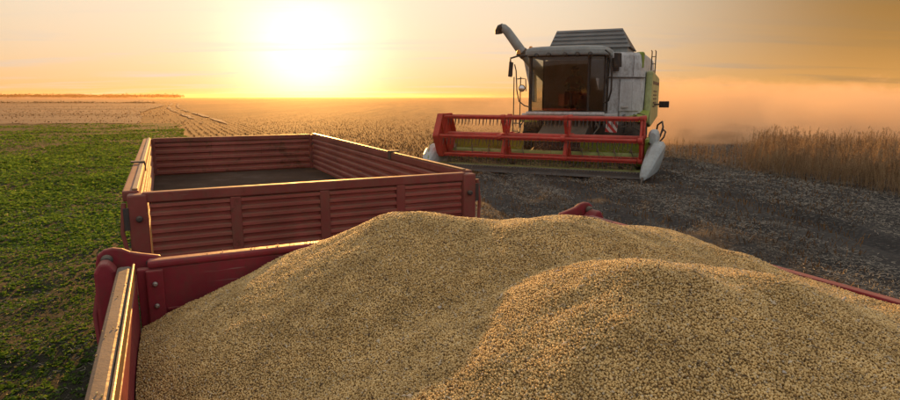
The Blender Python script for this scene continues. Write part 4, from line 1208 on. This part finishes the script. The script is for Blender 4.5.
tf_ = sub('tank_flap', slab_mb(A_, B_, C_, D_, 0.035), 'lid_grey', cb, 0.008)
for q in (0.18, 0.40, 0.62, 0.84):
    a = Vector(A_).lerp(Vector(D_), q); b2 = Vector(B_).lerp(Vector(C_), q)
    sub('flap_rib', MB().beam(a + Vector((.03, -.02, .02)), b2 + Vector((-.03, -.02, .02)), 0.035, 0.03), 'lid_grey', tf_)
sub('tank_flap', slab_mb((x1, 6.45, 4.17), (x0, 6.45, 4.17), (x0 + .05, 5.30, 4.93), (xr, 5.30, 4.93), 0.035), 'lid_grey', cb, 0.008)
sub('tank_gable', slab_mb((x1, 4.2, 4.17), (x1, 6.42, 4.17), (xr, 5.32, 4.92), (xr, 5.26, 4.92), 0.03), 'dark_steel', cb, 0.006)
sub('tank_gable', slab_mb((x0, 6.42, 4.17), (x0, 4.2, 4.17), (x0 + .05, 5.26, 4.90), (x0 + .05, 5.32, 4.90), 0.03), 'dark_steel', cb, 0.006)

# --- cab
CX0, CX1, CF, CBk = -0.88, 1.60, 2.30, 4.18
XP = 1.14                                                # right front pillar; the corner beyond is glazed
def pane(poly3, th):
    m_ = MB(); a, b_, c = (Vector(p) for p in poly3[:3]); n_ = (b_ - a).cross(c - a).normalized() * th
    q = [Vector(p) for p in poly3]; k = len(q)
    m_.add(q + [p - n_ for p in q], [tuple(range(k)), tuple(range(2 * k - 1, k - 1, -1))] + [(i, i + k, (i + 1) % k + k, (i + 1) % k) for i in range(k)]); return m_


# windscreen slightly bowed: vertical strips
mb = MB(); nb_ = 10; rings = []
vs_, fs = [], []
for k in range(nb_ + 1):
    t_ = k / nb_; x = CX0 + 0.05 + (XP - CX0 - 0.09) * t_; y = CF - 0.10 * math.sin(PI * t_) + 0.02
    vs_ += [(x, y, 1.93), (x, y - 0.05, 3.74), (x, y + 0.008, 1.93), (x, y - 0.042, 3.74)]
    if k:
        o = 4 * k; p = o - 4
        fs += [(p, o, o + 1, p + 1), (p + 2, p + 3, o + 3, o + 2), (p, p + 2, o + 2, o), (p + 1, o + 1, o + 3, p + 3)]
fs += [(0, 1, 3, 2), (4 * nb_, 4 * nb_ + 2, 4 * nb_ + 3, 4 * nb_ + 1)]
mb.add(vs_, fs, False)
sub('windscreen', mb, 'cab_glass', cb)
sub('corner_window', pane([(XP + 0.05, CF + 0.03, 1.93), (CX1 - 0.02, CF + 0.42, 1.93), (CX1 - 0.02, CF + 0.40, 3.74), (XP + 0.05, CF - 0.02, 3.74)], 0.008), 'cab_glass', cb)
sub('side_window', pane([(CX1, CF + 0.50, 1.93), (CX1, 3.36, 1.93), (CX1, 3.36, 3.74), (CX1, CF + 0.48, 3.74)], 0.008), 'cab_glass', cb)
sub('side_window', pane([(CX0, CBk - 0.02, 1.93), (CX0, CF + 0.07, 1.93), (CX0, CF + 0.04, 3.74), (CX0, CBk - 0.02, 3.74)], 0.008), 'cab_glass', cb)
def pil(a, b_, w=0.075): return MB().beam(a, b_, w, w, (0, 1, 0))
for a, b_, w in (((CX0, CF + 0.02, 1.86), (CX0, CF - 0.03, 3.78), .10), ((XP, CF + 0.0, 1.86), (XP - 0.02, CF - 0.05, 3.78), .07), ((CX1, CF + 0.45, 1.86), (CX1, CF + 0.42, 3.78), .07), ((CX1, 3.41, 1.86), (CX1, 3.41, 3.78), .08), ((CX0, CBk, 1.86), (CX0, CBk, 3.78), .08)):
    sub('cab_pillar', pil(a, b_, w), 'black_plastic', cb, 0.012)
sub('cab_sill', MB().prism([(CX0 - 0.05, CF - 0.06), (XP, CF - 0.08), (CX1 + 0.04, CF + 0.40), (CX1 + 0.04, 3.41), (1.5, 3.41), (1.5, CBk), (CX0 - 0.05, CBk)], 'z', 1.845, 1.92), 'black_plastic', cb, 0.01)
sub('cab_back', MB().box((CX0 + 0.04, CBk - 0.045, 1.925), (1.50, CBk - 0.005, 3.74)), 'skid_steel', cb)
sub('cab_wall', MB().box((1.50, 3.42, 1.925), (1.54, CBk, 3.74)), 'skid_steel', cb)
# roof: domed cap with a visor and lamps
rp = [(CX0 - 0.20, CF - 0.10), (CX0 + 0.25, CF - 0.30), (0.36, CF - 0.38), (XP + 0.05, CF - 0.30), (CX1 + 0.12, CF + 0.05), (CX1 + 0.16, CF + 0.6), (CX1 + 0.12, 4.20), (CX0 - 0.12, 4.20)]
rc = Vector((0.36, 3.1)); mb = MB()
mb.rings([[((p[0] - rc.x) * k + rc.x, (p[1] - rc.y) * k + rc.y, z) for p in rp] for k, z in ((0.985, 3.79), (1.0, 3.84), (0.995, 3.95), (0.955, 4.04), (0.84, 4.095), (0.6, 4.125))], smooth=False)
rf = sub('cab_roof', mb, 'roof_grey', cb, 0.035)
sub('roof_underside', MB().prism([((p[0] - rc.x) * 0.93 + rc.x, (p[1] - rc.y) * 0.93 + rc.y) for p in rp], 'z', 3.752, 3.789), 'black_plastic', cb)
for x in (-0.62, -0.18, 0.38, 0.78, 1.20):
    yy = CF - 0.385 + 0.10 * ((x - 0.36) / 1.2) ** 2 + (0.05 if abs(x) > .6 else 0)
    lp = sub('work_lamp', MB().lathe([(0.06, 0.075), (-0.02, 0.08), (-0.035, 0.068)], 'y', (x, yy - 0.02, 3.80), 14), 'black_plastic', rf)
    sub('lamp_glass', MB().lathe([(-0.036, 0.062), (-0.042, 0.045), (-0.045, 0.01)], 'y', (x, yy - 0.02, 3.80), 14), 'lamp_glass', cb)
for p in ((-1.28, 2.1, 3.86), (-1.02, 2.75, 4.02)):
    be = sub('beacon', MB().lathe([(0, 0.075), (0.10, 0.07), (0.145, 0.045), (0.155, 0.01)], 'z', p, 14), 'amber', cb)
    sub('beacon_base', MB().lathe([(-0.06, 0.06), (0.0, 0.085)], 'z', p, 14), 'black_plastic', be)
# mirrors, arms, hand rails
sub('mirror_arm', MB().tube([(-0.95, 2.05, 3.80), (-1.28, 1.98, 3.79), (-1.52, 1.95, 3.72), (-1.52, 1.95, 3.6)], 0.032, 8), 'black_plastic', cb)
mm = sub('mirror', MB().prism([(-1.60, 3.10), (-1.46, 3.08), (-1.42, 3.58), (-1.56, 3.62)], 'y', 1.92, 2.0), 'black_plastic', cb, 0.02)
sub('mirror_glass', MB().box((-1.575, 2.001, 3.14), (-1.45, 2.006, 3.56)), 'mirror', mm)
sub('hand_rail', MB().tube([(-1.42, 2.12, 3.52), (-1.36, 2.12, 3.30), (-1.32, 2.12, 2.62), (-1.24, 2.14, 2.25), (-1.05, 2.18, 2.10), (-0.86, 2.22, 2.05)], 0.022, 8), 'dark_steel', cb)
sub('hand_rail', MB().tube([(-1.32, 2.14, 3.02), (-1.15, 2.14, 3.04), (-1.02, 2.16, 3.02), (-1.0, 2.16, 2.6)], 0.018, 8), 'dark_steel', cb)
rm_ = sub('round_mirror', MB().lathe([(-0.03, 0.10), (-0.012, 0.125), (0.02, 0.10), (0.03, 0.02)], 'y', (-1.13, 2.10, 2.70), 18), 'black_plastic', cb)
sub('mirror_glass', MB().lathe([(-0.032, 0.098), (-0.036, 0.01)], 'y', (-1.13, 2.10, 2.70), 18), 'mirror', rm_)
ld = empty('ladder', cb)
for x in (-1.52, -1.28): sub('ladder_rail', MB().tube([(x, 2.35, 0.55), (x, 2.42, 1.8), (x, 2.42, 3.1)], 0.02, 8), 'dark_steel', ld)
for k in range(5): sub('ladder_step', MB().box((-1.51, 2.30, 0.62 + k * 0.28), (-1.29, 2.46, 0.65 + k * 0.28)), 'dark_steel', ld, 0.004)
sub('mirror_arm', MB().tube([(1.66, 2.15, 3.92), (1.82, 2.05, 3.80), (1.92, 2.02, 3.2), (1.92, 2.02, 2.6), (1.84, 2.05, 2.28), (1.66, 2.3, 2.20)], 0.03, 8), 'black_plastic', cb)
sub('mirror_arm', MB().tube([(1.90, 2.02, 3.05), (1.76, 2.04, 3.02), (1.70, 2.05, 2.7)], 0.02, 8), 'black_plastic', cb)
mm = sub('mirror', MB().prism([(1.98, 3.36), (2.22, 3.36), (2.20, 3.80), (1.96, 3.82)], 'y', 1.98, 2.06), 'black_plastic', cb, 0.02)
sub('mirror_glass', MB().box((1.99, 2.061, 3.40), (2.18, 2.066, 3.76)), 'mirror', mm)
# cab interior
se = sub('driver_seat', MB().box((0.22, 2.82, 2.30), (0.78, 3.36, 2.46)).prism([(3.22, 2.46), (3.34, 2.44), (3.38, 3.10), (3.30, 3.12)], 'x', 0.24, 0.76).box((0.36, 2.95, 1.93), (0.64, 3.25, 2.30)), 'black_plastic', cb, 0.05)
sub('armrest', MB().box((0.80, 2.75, 2.58), (0.94, 3.25, 2.66)), 'dark_steel', cb, 0.02)
sc_ = sub('steering_column', MB().tube([(0.50, 2.46, 1.93), (0.50, 2.58, 2.62)], 0.045, 10), 'black_plastic', cb)
sw = MB(); sw.tube([(0.50 + 0.19 * math.cos(a * PI / 10), 2.585 + 0.17 * math.sin(a * PI / 10), 2.64 + 0.07 * math.sin(a * PI / 10)) for a in range(21)], 0.016, 8, cap=False)
for a in (0.3, 2.4, 4.5): sw.beam((0.50, 2.585, 2.63), (0.50 + 0.19 * math.cos(a), 2.585 + 0.17 * math.sin(a), 2.64 + 0.07 * math.sin(a)), 0.02, 0.02)
sub('steering_wheel', sw, 'black_plastic', cb)
sub('control_panel', MB().box((0.98, 2.62, 2.45), (1.12, 2.72, 2.80)), 'dark_steel', cb, 0.02)

# --- unloading pipe on the left, rails and lamp at the rear right
au = sub('unloading_pipe', MB().tube([(-0.95, 5.0, 3.10), (-1.35, 4.4, 3.62), (-1.72, 4.02, 4.10), (-2.30, 4.0, 4.86), (-2.44, 4.0, 4.98), (-2.56, 4.0, 5.00)], [0.20, 0.19, 0.18, 0.165, 0.16, 0.15], 18), 'roof_grey', cb)
sub('pipe_collar', MB().tube([(-1.60, 4.10, 3.955), (-1.72, 4.02, 4.10)], 0.205, 18), 'dark_steel', au)
sub('pipe_spout', MB().tube([(-2.46, 4.0, 5.00), (-2.58, 4.0, 4.97), (-2.64, 4.0, 4.88), (-2.63, 4.0, 4.78)], [0.165, 0.16, 0.15, 0.145], 16), 'black_plastic', au)
sub('pipe_turret', MB().prism([(-1.80, 3.80), (-1.36, 3.80), (-1.30, 2.2), (-1.42, 2.2)], 'y', 4.55, 4.9), 'silver', cb, 0.05)
rl = empty('rear_ladder', cb)
for x in (2.84, 2.98): sub('ladder_rail', MB().tube([(x, 6.0, 2.95), (x, 6.0, 4.10), (x - 0.03, 6.05, 4.14)], 0.022, 8), 'dark_steel', rl)
for k in range(4): sub('ladder_step', MB().tube([(2.84, 6.0, 3.1 + k * 0.27), (2.98, 6.0, 3.1 + k * 0.27)], 0.016, 6), 'dark_steel', rl)
tl = sub('side_lamp', MB().box((3.20, 5.9, 2.00), (3.56, 6.1, 2.24)), 'black_plastic', cb, 0.02)
sub('lamp_arm', MB().tube([(3.0, 6.0, 2.12), (3.22, 6.0, 2.12)], 0.03, 8), 'dark_steel', tl)
sub('rear_hood', MB().prism([(9.05, 1.5), (9.05, 3.6), (10.0, 3.1), (10.3, 1.9), (9.9, 1.4)], 'x', -0.7, 2.2), 'lime', cb, 0.08)

# ------------------------------------------------------------------ the driver
def skin_body():
    """seated figure: one skinned surface, rooted at the pelvis"""
    J = {'pelvis': ((0, 0.02, 0.09), .135), 'waist': ((0, 0.05, 0.24), .125), 'chest': ((0, 0.04, 0.44), .150), 'neck0': ((0, 0.02, 0.60), .062), 'neck': ((0, 0.0, 0.66), .058), 'head0': ((0, -0.025, 0.72), .085), 'head1': ((0, -0.02, 0.80), .098), 'head2': ((0, -0.01, 0.865), .075)}
    E = [('pelvis', 'waist'), ('waist', 'chest'), ('chest', 'neck0'), ('neck0', 'neck'), ('neck', 'head0'), ('head0', 'head1'), ('head1', 'head2')]
    for s, n_ in ((-1, 'l'), (1, 'r')):
        J.update({'sh' + n_: ((s * .18, .04, .53), .068), 'el' + n_: ((s * .27, -.10, .30), .046), 'wr' + n_: ((s * .17, -.32, .36), .031), 'pa' + n_: ((s * .155, -.39, .38), .030),
                  'hip' + n_: ((s * .10, -.04, .07), .095), 'kn' + n_: ((s * .14, -.44, .08), .066), 'an' + n_: ((s * .15, -.50, -.32), .042), 'to' + n_: ((s * .16, -.68, -.37), .036)})
        E += [('chest', 'sh' + n_), ('sh' + n_, 'el' + n_), ('el' + n_, 'wr' + n_), ('wr' + n_, 'pa' + n_), ('pelvis', 'hip' + n_), ('hip' + n_, 'kn' + n_), ('kn' + n_, 'an' + n_), ('an' + n_, 'to' + n_)]
        for q, (dx, ln) in enumerate(((-.022, .055), (-.008, .065), (.007, .062), (.021, .050))):
            a, b_ = 'f%s%d' % (n_, q), 'g%s%d' % (n_, q)
            J[a] = ((s * .155 + dx, -.39 - ln * .7, .392), .010); J[b_] = ((s * .155 + dx, -.39 - ln * .95, .362), .008)
            E += [('pa' + n_, a), (a, b_)]
        J['th' + n_] = ((s * .155 - s * .035, -.405, .365), .010); E.append(('pa' + n_, 'th' + n_))
    return J, E


def skin_obj(name, J, E, mat, root, parent, extra=0.0, lv=2):
    ks = list(J); me = bpy.data.meshes.new(name)
    me.from_pydata([J[k][0] for k in ks], [(ks.index(a), ks.index(b_)) for a, b_ in E], [])
    o = put(name, me, parent)
    md = o.modifiers.new('skin', 'SKIN'); md.use_smooth_shade = True
    for k, vtx in zip(ks, me.skin_vertices[0].data):
        r_ = J[k][1] + extra; vtx.radius = (r_, r_); vtx.use_root = (k == root)
    ss = o.modifiers.new('sub', 'SUBSURF'); ss.levels = lv; ss.render_levels = lv
    me.materials.append(MATS[mat]); return o


pr = empty('person', None, (0, 0, 0), TH)
wp = Matrix.Translation(CO) @ Matrix.Rotation(TH, 4, 'Z') @ Vector((0.50, 3.12, 2.46))
pr.location = wp
pr.scale = (1.12, 1.12, 1.12)
tag(pr, 'driver in dark red shirt seated at the wheel behind the combine windscreen', 'person')
J, E_ = skin_body()
skin_obj('body', J, E_, 'skin', 'pelvis', pr)
shk = ['waist', 'chest', 'neck0', 'shl', 'shr', 'ell', 'elr', 'pelvis']
shJ = {k: J[k] for k in shk}
shE = [('pelvis', 'waist'), ('waist', 'chest'), ('chest', 'neck0'), ('chest', 'shl'), ('chest', 'shr'), ('shl', 'ell'), ('shr', 'elr')]
skin_obj('shirt', shJ, shE, 'shirt_red', 'waist', pr, 0.016)
tk = ['pelvis', 'hipl', 'hipr', 'knl', 'knr', 'anl', 'anr']
skin_obj('trousers', {k: J[k] for k in tk}, [('pelvis', 'hipl'), ('pelvis', 'hipr'), ('hipl', 'knl'), ('hipr', 'knr'), ('knl', 'anl'), ('knr', 'anr')], 'trousers_blue', 'pelvis', pr, 0.013)
cap = MB().lathe([(0.80, 0.118), (0.86, 0.108), (0.90, 0.07), (0.915, 0.01)], 'z', (0, -0.015, 0), 18)
cap.prism([(-0.085, -0.11), (0.085, -0.11), (0.06, -0.205), (-0.06, -0.205)], 'z', 0.812, 0.822)
sub('cap', cap, 'trousers_blue', pr, 0.004)
fc = MB().tube([(0, -0.105, 0.79), (0, -0.138, 0.755), (0, -0.118, 0.745)], [0.010, 0.016, 0.012], 8)
for s in (-1, 1): fc.tube([(s * 0.098, -0.01, 0.755), (s * 0.112, 0.0, 0.785), (s * 0.100, 0.01, 0.805)], [0.010, 0.018, 0.010], 8)
sub('nose_and_ears', fc, 'skin', pr)
ey = MB()
for s in (-1, 1): ey.tube([(s * 0.022, -0.112, 0.788), (s * 0.050, -0.104, 0.788)], 0.008, 8)
ey.tube([(-0.028, -0.107, 0.715), (0.028, -0.107, 0.715)], 0.006, 8)
sub('eyes_and_mouth', ey, 'hair_dark', pr)

# ------------------------------------------------------------------ dust thrown up behind the combine
def volume_mat(name, colr, dens, aniso):
    m = bpy.data.materials.new(name); m.use_nodes = True; nt = m.node_tree; nt.nodes.clear()
    out = nt.nodes.new('ShaderNodeOutputMaterial'); v = nt.nodes.new('ShaderNodeVolumePrincipled')
    v.inputs['Color'].default_value = (*colr, 1); v.inputs['Density'].default_value = dens; v.inputs['Anisotropy'].default_value = aniso
    nt.links.new(v.outputs[0], out.inputs['Volume']); MATS[name] = m
    return m, nt, v


m, nt, v = volume_mat('dust', (0.93, 0.72, 0.50), 0.05, 0.15)
g = nt.nodes.new('ShaderNodeNewGeometry'); sp_ = nt.nodes.new('ShaderNodeSeparateXYZ'); nt.links.new(g.outputs['Position'], sp_.inputs[0])


def vm(op, a, b_=None):
    n_ = nt.nodes.new('ShaderNodeMath'); n_.operation = op
    for i, q in enumerate((a, b_)):
        if q is None: continue
        if isinstance(q, (int, float)): n_.inputs[i].default_value = q
        else: nt.links.new(q, n_.inputs[i])
    return n_.outputs[0]


def vrange(a, lo, hi, t0, t1):
    n_ = nt.nodes.new('ShaderNodeMapRange'); n_.interpolation_type = 'SMOOTHSTEP'
    for k, q in (('From Min', lo), ('From Max', hi), ('To Min', t0), ('To Max', t1)): n_.inputs[k].default_value = q
    nt.links.new(a, n_.inputs['Value']); return n_.outputs[0]


mpd = nt.nodes.new('ShaderNodeMapping'); mpd.inputs['Scale'].default_value = (1.0, 0.8, 1.5); nt.links.new(g.outputs['Position'], mpd.inputs[0])
nz = noise(nt, 0.20, 6, 0.62, mpd.outputs[0], 0.8)
nb = noise(nt, 0.065, 3, 0.5, mpd.outputs[0], 0.3)
hgt = vm('ADD', sp_.outputs['Z'], vm('MULTIPLY', vm('SUBTRACT', nb.outputs[0], 0.5), -5.0))
hgt = vm('ADD', hgt, vm('MULTIPLY', vm('SUBTRACT', nz.outputs[0], 0.5), -3.5))
dens = vrange(hgt, 2.0, 3.3, 1.0, 0.0)
dens = vm('MULTIPLY', dens, vrange(nz.outputs[0], 0.42, 0.60, 0.06, 2.2))
dens = vm('MULTIPLY', dens, vrange(sp_.outputs['Z'], 4.6, 6.0, 1.0, 0.0))
dens = vm('MULTIPLY', dens, vrange(sp_.outputs['Y'], 25.0, 33.0, 0.0, 1.0))
dens = vm('MULTIPLY', dens, vrange(sp_.outputs['Y'], 62.0, 84.0, 1.0, 0.0))
# left flank follows the machine's path away from the camera
flank = vm('SUBTRACT', sp_.outputs['X'], vm('MULTIPLY', vm('SUBTRACT', sp_.outputs['Y'], 26.0), 0.10))
dens = vm('MULTIPLY', dens, vrange(flank, 5.0, 12.0, 0.06, 1.0))
dens = vm('MULTIPLY', dens, vrange(flank, -6.0, 3.0, 0.0, 1.0))
nt.links.new(vm('MULTIPLY', dens, 0.22), v.inputs['Density'])
mb = MB().box((-6, 24.5, -0.5), (110, 85, 6.2))
tag(part('dust_cloud', mb, 'dust', None), 'bank of orange harvest dust drifting behind the combine', 'dust', kind='stuff')

# ------------------------------------------------------------------ evening haze
m, nt2, v2 = volume_mat('haze_air', (1.0, 0.64, 0.32), 0.00016, 0.7)
mb = MB().box((-2600, -2600, -2.0), (2600, 2600, 9.0))
tag(part('haze', mb, 'haze_air', None), 'pale evening haze over the fields', 'haze', kind='stuff')
